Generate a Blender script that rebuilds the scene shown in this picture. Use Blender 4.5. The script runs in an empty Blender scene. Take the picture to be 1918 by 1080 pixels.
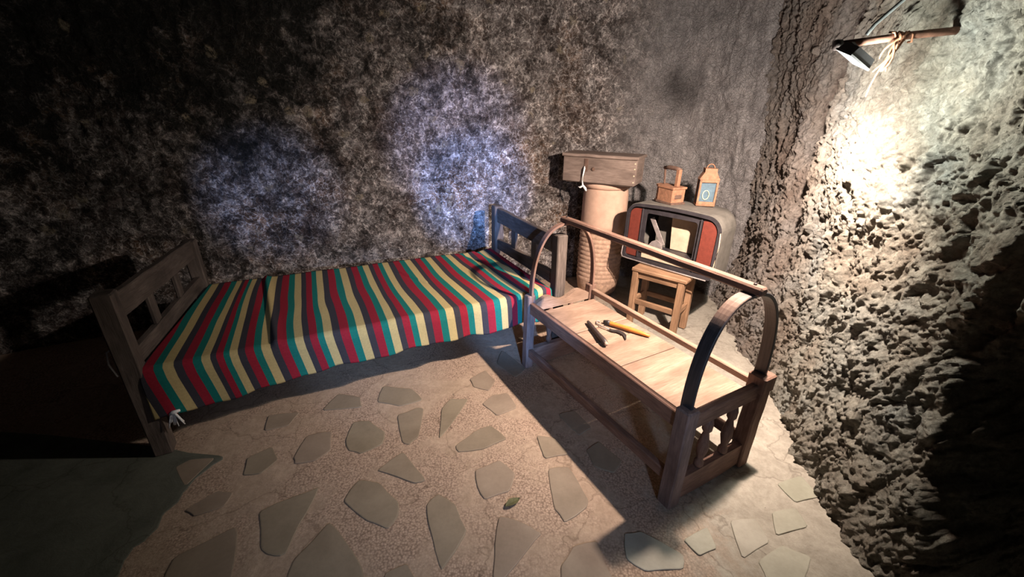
import bpy, bmesh, math, random
import numpy as np
from mathutils import Vector, Matrix
random.seed(7)
SC = bpy.context.scene
COL = SC.collection

# ------------------------------------------------------------------ camera
F_PX = 775.0
_d = np.array([-29., 1795., F_PX]); _d /= np.linalg.norm(_d)
_up = -_d
_fw = np.array([0, 0, 1.]); _Y = _fw - _fw.dot(_up) * _up; _Y /= np.linalg.norm(_Y)
_X = np.cross(_Y, _up)
RM = np.stack([_X, _Y, _up])
CAM_H = 1.55

def ray(u, v):
    return RM @ np.array([u - 959.0, v - 540.0, F_PX])

def onz(u, v, z=0.0):
    """measure: the point at height z that the photograph shows at pixel u, v"""
    d = ray(u, v); t = (z - CAM_H) / d[2]
    return np.array([d[0] * t, d[1] * t, z])

cd = bpy.data.cameras.new('camera'); cam = bpy.data.objects.new('camera', cd); COL.objects.link(cam)
cd.sensor_width = 36; cd.lens = F_PX / 1918 * 36; cd.clip_start = 0.02
_r = RM @ np.array([1, 0, 0.]); _u = RM @ np.array([0, -1, 0.]); _b = RM @ np.array([0, 0, -1.])
cam.matrix_world = Matrix(((_r[0], _u[0], _b[0], 0), (_r[1], _u[1], _b[1], 0), (_r[2], _u[2], _b[2], CAM_H), (0, 0, 0, 1)))
SC.camera = cam

# ------------------------------------------------------------------ world, lights, exposure
SC.view_settings.view_transform = 'Standard'; SC.view_settings.look = 'None'
SC.view_settings.exposure = 0.0; SC.view_settings.gamma = 1.0
SC.view_settings.use_curve_mapping = False
w = bpy.data.worlds.new('world'); SC.world = w; w.use_nodes = True
w.node_tree.nodes['Background'].inputs[0].default_value = (0.75, 0.85, 1.0, 1)
w.node_tree.nodes['Background'].inputs[1].default_value = 0.01

def light(name, kind, loc, target, energy, color, size, angle=120, blend=0.5):
    L = bpy.data.lights.new(name, kind); L.energy = energy; L.color = color
    if kind in ('SPOT', 'POINT'): L.shadow_soft_size = size
    if kind == 'SPOT': L.spot_size = math.radians(angle); L.spot_blend = blend
    o = bpy.data.objects.new(name, L); COL.objects.link(o); o.location = loc
    dv = Vector(target) - Vector(loc)
    o.rotation_euler = dv.to_track_quat('-Z', 'Y').to_euler()
    return o
LAMP = Vector((1.105, 1.60, 1.66))
light('flood_light_beam', 'SPOT', LAMP, LAMP + Vector((-0.06, 0.55, -0.80)), 285, (1.0, 0.79, 0.64), 0.02, 142, 1.0)
light('flood_light_wash', 'SPOT', LAMP, LAMP + Vector((-0.12, 0.80, -0.50)), 150, (1.0, 0.86, 0.77), 0.02, 180, 1.0)
light('flood_light_spill', 'POINT', LAMP + Vector((0.06, 0.0, -0.04)), (0, 0, 0), 33, (0.98, 1.0, 0.88), 0.03)
# cool light from behind the viewer: unseen spots aimed per patch, plus added fill
CB = (0.55, -1.3, 1.7)
light('cool_spot_beam', 'SPOT', CB, (-0.33, 3.55, 0.90), 2200, (0.15, 0.38, 1.0), 0.012, 13.5, 0.75)
light('cool_spot_low', 'SPOT', CB, (0.02, 2.40, 0.30), 900, (0.16, 0.42, 1.0), 0.012, 11, 0.9)
light('cool_spot_hem', 'SPOT', CB, (-0.75, 2.02, 0.36), 330, (0.30, 0.55, 1.0), 0.02, 17, 1.0)
light('cool_spot_upper', 'SPOT', CB, (-0.44, 3.55, 1.28), 1000, (0.34, 0.45, 1.0), 0.03, 16, 0.9)
light('cool_spot_left', 'SPOT', CB, (-1.75, 3.05, 0.95), 500, (0.25, 0.45, 1.0), 0.03, 13, 0.9)
light('cool_fill_wash', 'SPOT', CB, (-0.25, 2.1, 0.25), 170, (0.58, 0.72, 1.0), 0.12, 50, 1.0)  # unseen fill added to lift the shadows from the viewer's side

# ------------------------------------------------------------------ numpy noise
def _hash(ix, iy, iz, k=0):
    h = (ix.astype(np.int64) * 374761393 + iy.astype(np.int64) * 668265263 + iz.astype(np.int64) * 2147483647 + k * 1274126177) & 0xffffffff
    h = ((h ^ (h >> 13)) * 1274126177) & 0xffffffff
    h = (h ^ (h >> 16)) & 0xffffffff
    h = (h * 2246822519) & 0xffffffff
    return ((h ^ (h >> 15)) & 0xffffff) / float(0xffffff)

def vnoise(p, k=0):
    i = np.floor(p); f = p - i; f = f * f * (3 - 2 * f); i = i.astype(np.int64)
    out = 0
    for a in (0, 1):
        for b in (0, 1):
            for c in (0, 1):
                wgt = (f[:, 0] if a else 1 - f[:, 0]) * (f[:, 1] if b else 1 - f[:, 1]) * (f[:, 2] if c else 1 - f[:, 2])
                out = out + wgt * _hash(i[:, 0] + a, i[:, 1] + b, i[:, 2] + c, k)
    return out * 2 - 1

def fbm(p, o=4, k=0, g=0.5):
    s = 0; a = 1; t = 0
    for j in range(o):
        s = s + a * vnoise(p * (2 ** j) + 17.3 * j, k + j); t += a; a *= g
    return s / t

def ridge(p, o=4, k=0, g=0.5):
    s = 0; a = 1; t = 0
    for j in range(o):
        s = s + a * (1 - 2 * np.abs(vnoise(p * (2 ** j) + 9.1 * j, k + j))); t += a; a *= g
    return s / t

def blocks(p, k=0, tilt=0.8):
    """faceted rubble: each cell a tilted facet, recessed at its joints"""
    i = np.floor(p).astype(np.int64)
    best = np.full(len(p), 9.0); sec = np.full(len(p), 9.0); h = np.zeros(len(p))
    for a in (-1, 0, 1):
        for b in (-1, 0, 1):
            for c in (-1, 0, 1):
                ix, iy, iz = i[:, 0] + a, i[:, 1] + b, i[:, 2] + c
                cx = ix + _hash(ix, iy, iz, k); cy = iy + _hash(ix, iy, iz, k + 1); cz = iz + _hash(ix, iy, iz, k + 2)
                d = np.stack([p[:, 0] - cx, p[:, 1] - cy, p[:, 2] - cz], 1)
                r = np.sqrt((d ** 2).sum(1))
                hv = _hash(ix, iy, iz, k + 3) * 2 - 1
                for q in range(3): hv = hv + tilt * d[:, q] * (_hash(ix, iy, iz, k + 4 + q) * 2 - 1) * 2
                m = r < best
                sec = np.where(m, best, np.minimum(sec, r))
                h = np.where(m, hv, h); best = np.where(m, r, best)
    edge = np.clip((sec - best) * 5, 0, 1)
    return h * edge - (1 - edge) * 0.8

# ------------------------------------------------------------------ materials
def nt(name):
    m = bpy.data.materials.new(name); m.use_nodes = True
    t = m.node_tree; b = t.nodes['Principled BSDF']
    return m, t, b

def N(t, typ, **kw):
    n = t.nodes.new(typ)
    for k, v in kw.items():
        if k in n.inputs: n.inputs[k].default_value = v
        else: setattr(n, k, v)
    return n

def ramp(t, fac, stops, interp='LINEAR'):
    n = t.nodes.new('ShaderNodeValToRGB'); n.color_ramp.interpolation = interp
    e = n.color_ramp.elements
    while len(e) < len(stops): e.new(0.5)
    for i, (p, c) in enumerate(stops):
        e[i].position = p; e[i].color = (*c, 1) if len(c) == 3 else c
    t.links.new(fac, n.inputs[0]); return n.outputs[0]

def mix(t, fac, a, b, mode='MIX'):
    n = t.nodes.new('ShaderNodeMix'); n.data_type = 'RGBA'; n.blend_type = mode
    for s, v in ((n.inputs[0], fac), (n.inputs[6], a), (n.inputs[7], b)):
        if hasattr(v, 'is_output'): t.links.new(v, s)
        elif isinstance(v, (int, float)): s.default_value = v
        else: s.default_value = (*v, 1)
    return n.outputs[2]

def noise(t, co, scale, detail=6, rough=0.6, dist=0.0, stretch=None):
    if stretch:
        mp = t.nodes.new('ShaderNodeMapping'); mp.inputs['Scale'].default_value = stretch
        t.links.new(co, mp.inputs[0]); co = mp.outputs[0]
    n = N(t, 'ShaderNodeTexNoise', Scale=scale, Detail=detail, Roughness=rough, Distortion=dist)
    t.links.new(co, n.inputs['Vector']); return n.outputs[0]

def bump(t, b, h, strength, dist, prev=None):
    n = t.nodes.new('ShaderNodeBump'); n.inputs['Strength'].default_value = strength
    n.inputs['Distance'].default_value = dist
    t.links.new(h, n.inputs['Height'])
    if prev: t.links.new(prev, n.inputs['Normal'])
    t.links.new(n.outputs[0], b.inputs['Normal']); return n.outputs[0]

def coords(t, kind='Object'):
    return t.nodes.new('ShaderNodeTexCoord').outputs[kind]

def wood(name, dark, light_, rough=0.75, amt=1.0, worn=None):
    m, t, b = nt(name)
    at = t.nodes.new('ShaderNodeAttribute'); at.attribute_name = 'grain'; co = at.outputs['Vector']
    g = noise(t, co, 9, 6, 0.65, 0.6, (1.2, 14, 14))
    g2 = noise(t, co, 4, 4, 0.6, 0.4, (0.9, 2.5, 2.5))
    c = ramp(t, g, [(0.3, dark), (0.7, light_)])
    c = mix(t, ramp(t, g2, [(0.35, (0, 0, 0)), (0.75, (1, 1, 1))]), c, tuple(x * 0.62 for x in dark))
    if worn:
        g3 = noise(t, co, 7, 5, 0.7, 0.2)
        c = mix(t, ramp(t, g3, [(0.55, (0, 0, 0)), (0.66, (0.8, 0.8, 0.8))]), c, worn)
    t.links.new(c, b.inputs['Base Color']); b.inputs['Roughness'].default_value = rough
    b.inputs['Specular IOR Level'].default_value = 0.3
    bump(t, b, g, 0.35 * amt, 0.004)
    return m

def plain(name, col, rough=0.6, metal=0.0, var=0.25, scale=25, bmp=0.15, spec=0.4):
    m, t, b = nt(name)
    n = noise(t, coords(t), scale, 6, 0.65)
    c = ramp(t, n, [(0.3, tuple(x * (1 - var) for x in col)), (0.7, tuple(min(1, x * (1 + var)) for x in col))])
    t.links.new(c, b.inputs['Base Color']); b.inputs['Roughness'].default_value = rough
    b.inputs['Metallic'].default_value = metal; b.inputs['Specular IOR Level'].default_value = spec
    if bmp: bump(t, b, n, bmp, 0.003)
    return m

def mat_backwall():
    m, t, b = nt('sooty_fibrous_plaster')
    co = coords(t)
    warp = N(t, 'ShaderNodeTexNoise', Scale=6.0, Detail=4.0); t.links.new(co, warp.inputs['Vector'])
    wv = t.nodes.new('ShaderNodeVectorMath'); wv.operation = 'MULTIPLY_ADD'
    t.links.new(warp.outputs['Color'], wv.inputs[0]); wv.inputs[1].default_value = (0.16, 0.16, 0.16); t.links.new(co, wv.inputs[2])
    wc = wv.outputs[0]
    # straw-like pale strands
    def strands(scale, w_):
        v = N(t, 'ShaderNodeTexVoronoi', Scale=scale); v.feature = 'DISTANCE_TO_EDGE'
        t.links.new(wc, v.inputs['Vector'])
        return ramp(t, v.outputs[0], [(0.0, (1, 1, 1)), (w_, (0, 0, 0))])
    s1 = strands(17, 0.09); s2 = strands(38, 0.13)
    s = mix(t, 1.0, s1, s2, 'ADD')
    fine = noise(t, co, 36, 8, 0.75, 0.8)
    med = noise(t, co, 11, 7, 0.7, 0.5)
    big = noise(t, co, 1.7, 4, 0.6, 0.3)
    basec = ramp(t, med, [(0.28, (0.035, 0.029, 0.027)), (0.50, (0.13, 0.108, 0.102)), (0.68, (0.42, 0.375, 0.365))])
    tint = ramp(t, big, [(0.38, (0.80, 0.60, 0.44)), (0.52, (1.0, 1.0, 1.0))])
    basec = mix(t, 1.0, basec, tint, 'MULTIPLY')
    mask = mix(t, 1.0, s, ramp(t, fine, [(0.38, (0, 0, 0)), (0.62, (1, 1, 1))]), 'MULTIPLY')
    mask = mix(t, 1.0, mask, ramp(t, med, [(0.30, (0.15, 0.15, 0.15)), (0.58, (0.9, 0.9, 0.9))]), 'MULTIPLY')
    c = mix(t, mask, basec, (0.74, 0.67, 0.64))
    pat = noise(t, co, 4.2, 6, 0.72, 0.6)
    c = mix(t, 0.9, c, ramp(t, pat, [(0.38, (0.36, 0.31, 0.29)), (0.50, (1, 1, 1)), (0.62, (1.6, 1.55, 1.52))]), 'MULTIPLY')
    speck = ramp(t, fine, [(0.36, (0.15, 0.14, 0.14)), (0.52, (1, 1, 1))])
    c = mix(t, 0.75, c, speck, 'MULTIPLY')
    # patchy sooty coat, darker leftward with light falloff painted in; one corner smudge
    at = t.nodes.new('ShaderNodeAttribute'); at.attribute_name = 'soot_and_shade'
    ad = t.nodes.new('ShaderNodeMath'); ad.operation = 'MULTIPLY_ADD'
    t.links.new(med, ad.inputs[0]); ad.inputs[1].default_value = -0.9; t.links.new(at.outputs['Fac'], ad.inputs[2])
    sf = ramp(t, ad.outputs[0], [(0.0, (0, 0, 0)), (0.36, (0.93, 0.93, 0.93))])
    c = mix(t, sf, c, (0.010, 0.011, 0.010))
    vch = N(t, 'ShaderNodeTexVoronoi', Scale=9.0); t.links.new(wc, vch.inputs['Vector'])
    sep = t.nodes.new('ShaderNodeSeparateColor'); t.links.new(vch.outputs['Color'], sep.inputs[0])
    cm = t.nodes.new('ShaderNodeMath'); cm.operation = 'MULTIPLY'
    t.links.new(ramp(t, sep.outputs[0], [(0.80, (0, 0, 0)), (0.82, (1, 1, 1))]), cm.inputs[0])
    t.links.new(ramp(t, vch.outputs['Distance'], [(0.22, (1, 1, 1)), (0.34, (0, 0, 0))]), cm.inputs[1])
    cm2 = t.nodes.new('ShaderNodeMath'); cm2.operation = 'MULTIPLY'; t.links.new(cm.outputs[0], cm2.inputs[0])
    t.links.new(ramp(t, fine, [(0.42, (0, 0, 0)), (0.55, (0.75, 0.75, 0.75))]), cm2.inputs[1])
    c = mix(t, cm2.outputs[0], c, (0.34, 0.28, 0.20))
    # grey trowelled plaster near the corner
    at2 = t.nodes.new('ShaderNodeAttribute'); at2.attribute_name = 'smooth'
    grey = ramp(t, noise(t, co, 14, 7, 0.7, 0.6, (1, 1, 0.45)), [(0.3, (0.17, 0.155, 0.155)), (0.7, (0.42, 0.39, 0.385))])
    c = mix(t, at2.outputs['Fac'], c, grey)
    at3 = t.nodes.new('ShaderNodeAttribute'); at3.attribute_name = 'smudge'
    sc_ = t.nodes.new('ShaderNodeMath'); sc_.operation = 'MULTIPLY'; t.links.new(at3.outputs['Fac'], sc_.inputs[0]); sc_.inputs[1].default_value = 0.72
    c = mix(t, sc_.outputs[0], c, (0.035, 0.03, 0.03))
    t.links.new(c, b.inputs['Base Color']); b.inputs['Roughness'].default_value = 0.95
    b.inputs['Specular IOR Level'].default_value = 0.15
    h = mix(t, 0.5, s, fine, 'MIX')
    p = bump(t, b, h, 0.9, 0.016)
    bump(t, b, noise(t, co, 30, 8, 0.75, 0.3), 0.8, 0.02, p)
    return m

def mat_rock():
    m, t, b = nt('rough_tuff_rock')
    co = coords(t)
    n1 = noise(t, co, 3, 5, 0.6, 0.4); n2 = noise(t, co, 30, 9, 0.8, 0.5); n3 = noise(t, co, 75, 6, 0.7)
    c = ramp(t, n1, [(0.32, (0.30, 0.25, 0.20)), (0.5, (0.40, 0.375, 0.32)), (0.7, (0.36, 0.37, 0.345))])
    c = mix(t, 0.9, c, ramp(t, n2, [(0.30, (0.35, 0.33, 0.31)), (0.55, (1, 1, 1)), (0.75, (1.35, 1.33, 1.28))]), 'MULTIPLY')
    c = mix(t, 0.5, c, ramp(t, n3, [(0.35, (0.5, 0.5, 0.5)), (0.6, (1, 1, 1))]), 'MULTIPLY')
    at = t.nodes.new('ShaderNodeAttribute'); at.attribute_name = 'lilac'
    c = mix(t, at.outputs['Fac'], c, mix(t, 1.0, c, (0.78, 0.70, 0.72), 'MULTIPLY'))
    t.links.new(c, b.inputs['Base Color']); b.inputs['Roughness'].default_value = 0.93
    b.inputs['Specular IOR Level'].default_value = 0.2
    v = N(t, 'ShaderNodeTexVoronoi', Scale=45.0, Randomness=1.0); v.feature = 'F1'; t.links.new(co, v.inputs['Vector'])
    p = bump(t, b, v.outputs[0], 0.7, 0.012)
    bump(t, b, n2, 1.0, 0.03, p)
    return m

def mat_floor(smooth=False):
    m, t, b = nt('smooth_cement' if smooth else 'pebbly_mortar')
    co = coords(t)
    n1 = noise(t, co, 2.2, 6, 0.6, 0.4); n2 = noise(t, co, 42, 8, 0.8); n3 = noise(t, co, 7, 8, 0.7, 0.5)
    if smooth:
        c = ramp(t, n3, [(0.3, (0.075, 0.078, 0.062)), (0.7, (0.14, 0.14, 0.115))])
    else:
        v = N(t, 'ShaderNodeTexVoronoi', Scale=115.0); t.links.new(co, v.inputs['Vector'])
        peb = ramp(t, v.outputs[0], [(0.0, (0.62, 0.46, 0.35)), (0.35, (0.50, 0.36, 0.27)), (0.75, (0.28, 0.195, 0.145))])
        flat = ramp(t, n3, [(0.3, (0.37, 0.27, 0.195)), (0.7, (0.53, 0.395, 0.295))])
        # smooth skim of mortar in places, exposed pebbles elsewhere; greyer cement by the rock wall
        c = mix(t, ramp(t, n1, [(0.42, (0, 0, 0)), (0.54, (1, 1, 1))]), flat, peb)
        sx = t.nodes.new('ShaderNodeSeparateXYZ'); t.links.new(co, sx.inputs[0])
        ad = t.nodes.new('ShaderNodeMath'); ad.operation = 'MULTIPLY_ADD'; t.links.new(n3, ad.inputs[0]); ad.inputs[1].default_value = 0.8; t.links.new(sx.outputs[0], ad.inputs[2])
        mr = t.nodes.new('ShaderNodeMapRange'); mr.inputs['From Min'].default_value = 0.95; mr.inputs['From Max'].default_value = 1.3; t.links.new(ad.outputs[0], mr.inputs[0])
        c = mix(t, mr.outputs[0], c, ramp(t, n3, [(0.3, (0.27, 0.24, 0.20)), (0.7, (0.44, 0.40, 0.34))]))
        c = mix(t, 0.6, c, ramp(t, n2, [(0.3, (0.55, 0.52, 0.5)), (0.6, (1, 1, 1))]), 'MULTIPLY')
    # cracks
    vc = N(t, 'ShaderNodeTexVoronoi', Scale=1.9); vc.feature = 'DISTANCE_TO_EDGE'
    wn = N(t, 'ShaderNodeTexNoise', Scale=5.0, Detail=5.0); t.links.new(co, wn.inputs['Vector'])
    wv = t.nodes.new('ShaderNodeVectorMath'); wv.operation = 'MULTIPLY_ADD'; t.links.new(wn.outputs['Color'], wv.inputs[0])
    wv.inputs[1].default_value = (0.3, 0.3, 0.3); t.links.new(co, wv.inputs[2]); t.links.new(wv.outputs[0], vc.inputs['Vector'])
    cr = ramp(t, vc.outputs[0], [(0.0, (0.45, 0.42, 0.4)), (0.012, (1, 1, 1))])
    c = mix(t, 0.6, c, cr, 'MULTIPLY')
    # little dark chips
    chips = noise(t, co, 17, 3, 0.6, 1.0)
    c = mix(t, ramp(t, chips, [(0.735, (0, 0, 0)), (0.75, (1, 1, 1))]), c, (0.05, 0.045, 0.04))
    t.links.new(c, b.inputs['Base Color']); b.inputs['Roughness'].default_value = 0.85
    b.inputs['Specular IOR Level'].default_value = 0.25
    p = bump(t, b, n2, 0.35 if smooth else 0.8, 0.006)
    bump(t, b, n3, 0.4, 0.012, p)
    return m

def mat_slate(pale=False):
    m, t, b = nt('pale_flagstone' if pale else 'grey_olive_flagstone')
    co = coords(t)
    n3 = noise(t, co, 5, 7, 0.6, 0.3); n2 = noise(t, co, 60, 5, 0.7)
    oi = t.nodes.new('ShaderNodeObjectInfo')
    c = ramp(t, n3, [(0.3, (0.27, 0.24, 0.20)), (0.7, (0.38, 0.345, 0.295))] if pale else [(0.3, (0.235, 0.172, 0.130)), (0.7, (0.325, 0.245, 0.190))])
    c = mix(t, oi.outputs['Random'], c, mix(t, 1.0, c, (0.86, 0.93, 0.86), 'MULTIPLY'))
    c = mix(t, 0.3, c, ramp(t, n2, [(0.3, (0.7, 0.7, 0.7)), (0.6, (1, 1, 1))]), 'MULTIPLY')
    t.links.new(c, b.inputs['Base Color']); b.inputs['Roughness'].default_value = 0.6
    b.inputs['Specular IOR Level'].default_value = 0.3
    bump(t, b, n3, 0.15, 0.01)
    return m

def mat_blanket():
    m, t, b = nt('striped_woven_wool')
    at = t.nodes.new('ShaderNodeAttribute'); at.attribute_name = 'stripe'
    fr = t.nodes.new('ShaderNodeMath'); fr.operation = 'FRACT'; t.links.new(at.outputs['Fac'], fr.inputs[0])
    red = (0.27, 0.016, 0.030); teal = (0.010, 0.15, 0.125); yel = (0.48, 0.365, 0.165); dk = (0.042, 0.038, 0.046)
    c = ramp(t, fr.outputs[0], [(0.0, yel), (0.14, dk), (0.36, red), (0.63, teal), (0.86, yel)], 'CONSTANT')
    uv = t.nodes.new('ShaderNodeAttribute'); uv.attribute_name = 'weave'
    wv = N(t, 'ShaderNodeTexWave', Scale=55.0, Distortion=1.0); wv.bands_direction = 'Y'; t.links.new(uv.outputs['Vector'], wv.inputs['Vector'])
    n = noise(t, uv.outputs['Vector'], 90, 4, 0.7)
    c = mix(t, 0.35, c, ramp(t, n, [(0.3, (0.6, 0.6, 0.6)), (0.65, (1.1, 1.1, 1.1))]), 'MULTIPLY')
    lint = noise(t, uv.outputs['Vector'], 23, 5, 0.75, 2.0)
    c = mix(t, ramp(t, lint, [(0.72, (0, 0, 0)), (0.78, (0.6, 0.6, 0.6))]), c, (0.45, 0.4, 0.38))
    t.links.new(c, b.inputs['Base Color']); b.inputs['Roughness'].default_value = 0.9
    b.inputs['Specular IOR Level'].default_value = 0.15
    b.inputs['Sheen Weight'].default_value = 0.0
    p = bump(t, b, wv.outputs[0], 0.25, 0.002)
    bump(t, b, n, 0.3, 0.002, p)
    return m

def mat_arch():
    m, t, b = nt('blackened_bent_wood')
    at = t.nodes.new('ShaderNodeAttribute'); at.attribute_name = 'grain'; co = at.outputs['Vector']
    g = noise(t, co, 9, 6, 0.65, 0.4, (0.8, 14, 14)); p = noise(t, co, 5, 5, 0.7, 0.2)
    wr = t.nodes.new('ShaderNodeAttribute'); wr.attribute_name = 'worn'
    ad = t.nodes.new('ShaderNodeMath'); ad.operation = 'MULTIPLY_ADD'; t.links.new(p, ad.inputs[0]); ad.inputs[1].default_value = 0.5; t.links.new(wr.outputs['Fac'], ad.inputs[2])
    f = ramp(t, ad.outputs[0], [(0.55, (0, 0, 0)), (0.75, (1, 1, 1))])
    dark = ramp(t, g, [(0.3, (0.018, 0.018, 0.022)), (0.7, (0.06, 0.055, 0.06))])
    raw = ramp(t, g, [(0.3, (0.22, 0.13, 0.10)), (0.7, (0.42, 0.28, 0.22))])
    t.links.new(mix(t, f, dark, raw), b.inputs['Base Color']); b.inputs['Roughness'].default_value = 0.5
    bump(t, b, g, 0.3, 0.003)
    return m

M = {
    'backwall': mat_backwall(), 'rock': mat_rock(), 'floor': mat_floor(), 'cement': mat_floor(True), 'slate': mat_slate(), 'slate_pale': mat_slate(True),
    'blanket': mat_blanket(), 'arch': mat_arch(),
    'cradle': wood('worn_cradle_wood', (0.14, 0.075, 0.055), (0.33, 0.20, 0.15), 0.7, 1.0),
    'cradle_cool_lit': wood('cool_lit_cradle_wood', (0.15, 0.10, 0.09), (0.33, 0.23, 0.20), 0.7, 1.0),  # greyer copy of the cradle wood, cool light put into its colour
    'plank': wood('sanded_plank_wood', (0.24, 0.15, 0.105), (0.40, 0.27, 0.20), 0.6, 0.6),
    'handle': wood('handrail_wood', (0.15, 0.08, 0.06), (0.34, 0.20, 0.145), 0.6, 0.8),
    'stool': wood('golden_stool_wood', (0.23, 0.125, 0.07), (0.44, 0.265, 0.16), 0.6, 0.8),
    'bed': wood('grey_brown_bed_wood', (0.065, 0.048, 0.040), (0.17, 0.13, 0.11), 0.75, 1.0),
    'chest': wood('old_chest_wood', (0.15, 0.105, 0.085), (0.30, 0.225, 0.19), 0.75, 1.0),
    'knob_wood': plain('pale_end_grain', (0.36, 0.25, 0.19), 0.7),
    'clay': plain('dusty_pink_clay', (0.50, 0.32, 0.235), 0.85, 0, 0.16, 9, 0.3),
    'clay_low': plain('ridged_brown_clay', (0.42, 0.27, 0.19), 0.9, 0, 0.35, 30, 0.6),
    'tv_case': plain('dusty_grey_casing', (0.15, 0.135, 0.118), 0.7, 0, 0.25, 14, 0.1),
    'tv_black': plain('black_bezel', (0.035, 0.030, 0.034), 0.45, 0, 0.3, 20, 0.05),
    'tv_red': plain('red_brown_panel', (0.155, 0.032, 0.021), 0.55, 0, 0.18, 40, 0.1),
    'tv_grey': plain('scratched_grey_metal', (0.26, 0.22, 0.21), 0.5, 0.1, 0.3, 30, 0.2),
    'paper': plain('stained_paper', (0.56, 0.43, 0.31), 0.85, 0, 0.2, 12, 0.1),
    'cream': plain('cream_trim', (0.60, 0.47, 0.33), 0.6),
    'rust': plain('rusty_iron', (0.30, 0.145, 0.085), 0.75, 0.15, 0.35, 35, 0.5),
    'rust_dark': plain('dark_rusty_iron', (0.13, 0.075, 0.055), 0.8, 0.2, 0.4, 35, 0.5),
    'pipe': plain('rusty_bar', (0.16, 0.08, 0.055), 0.75, 0.2, 0.4, 40, 0.4),
    'dial': plain('pale_lantern_glass', (0.10, 0.15, 0.19), 0.25, 0, 0.3, 30, 0.0, 0.6),
    'dial_ring': plain('cream_ring', (0.45, 0.47, 0.33), 0.5),
    'rope': plain('white_cotton_string', (0.74, 0.72, 0.70), 0.9, 0, 0.15, 90, 0.5),
    'orange': plain('orange_lacquered_wood', (0.48, 0.17, 0.035), 0.4, 0, 0.25, 30, 0.1),
    'iron': plain('dark_forged_iron', (0.06, 0.05, 0.05), 0.45, 0.6, 0.3, 40, 0.3),
    'grip': plain('black_grip', (0.045, 0.03, 0.028), 0.5, 0, 0.3, 40, 0.3),
    'case': plain('grey_metal_housing', (0.12, 0.12, 0.13), 0.5, 0.3, 0.1),
    'cable': plain('grey_cable', (0.20, 0.22, 0.23), 0.5),
    'leaf': plain('dry_green_leaf', (0.105, 0.10, 0.045), 0.8, 0, 0.3, 60, 0.4),
    'mattress': plain('dark_mattress_ticking', (0.07, 0.06, 0.055), 0.9),
}
em, et, eb = nt('lit_flood_lamp_panel')
eb.inputs['Emission Color'].default_value = (1, 0.97, 0.9, 1); eb.inputs['Emission Strength'].default_value = 30
eb.inputs['Base Color'].default_value = (0.9, 0.9, 0.88, 1); M['lit'] = em

# ------------------------------------------------------------------ builders
def link(name, me, mat, parent=None, smooth=False):
    if mat: me.materials.append(mat)
    o = bpy.data.objects.new(name, me); COL.objects.link(o)
    if parent is not None: o.parent = parent
    if smooth:
        for p in me.polygons: p.use_smooth = True
    return o

def tag(o, label, cat, group=None):
    o['label'] = label; o['category'] = cat
    if group: o['group'] = group
    return o

def thing(name, label, cat, loc, rotz=0.0, group=None, rot=None):
    o = bpy.data.objects.new(name, None); COL.objects.link(o); o.empty_display_size = 0.05
    o.location = loc; o.rotation_euler = rot if rot else (0, 0, rotz)
    return tag(o, label, cat, group)

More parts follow.
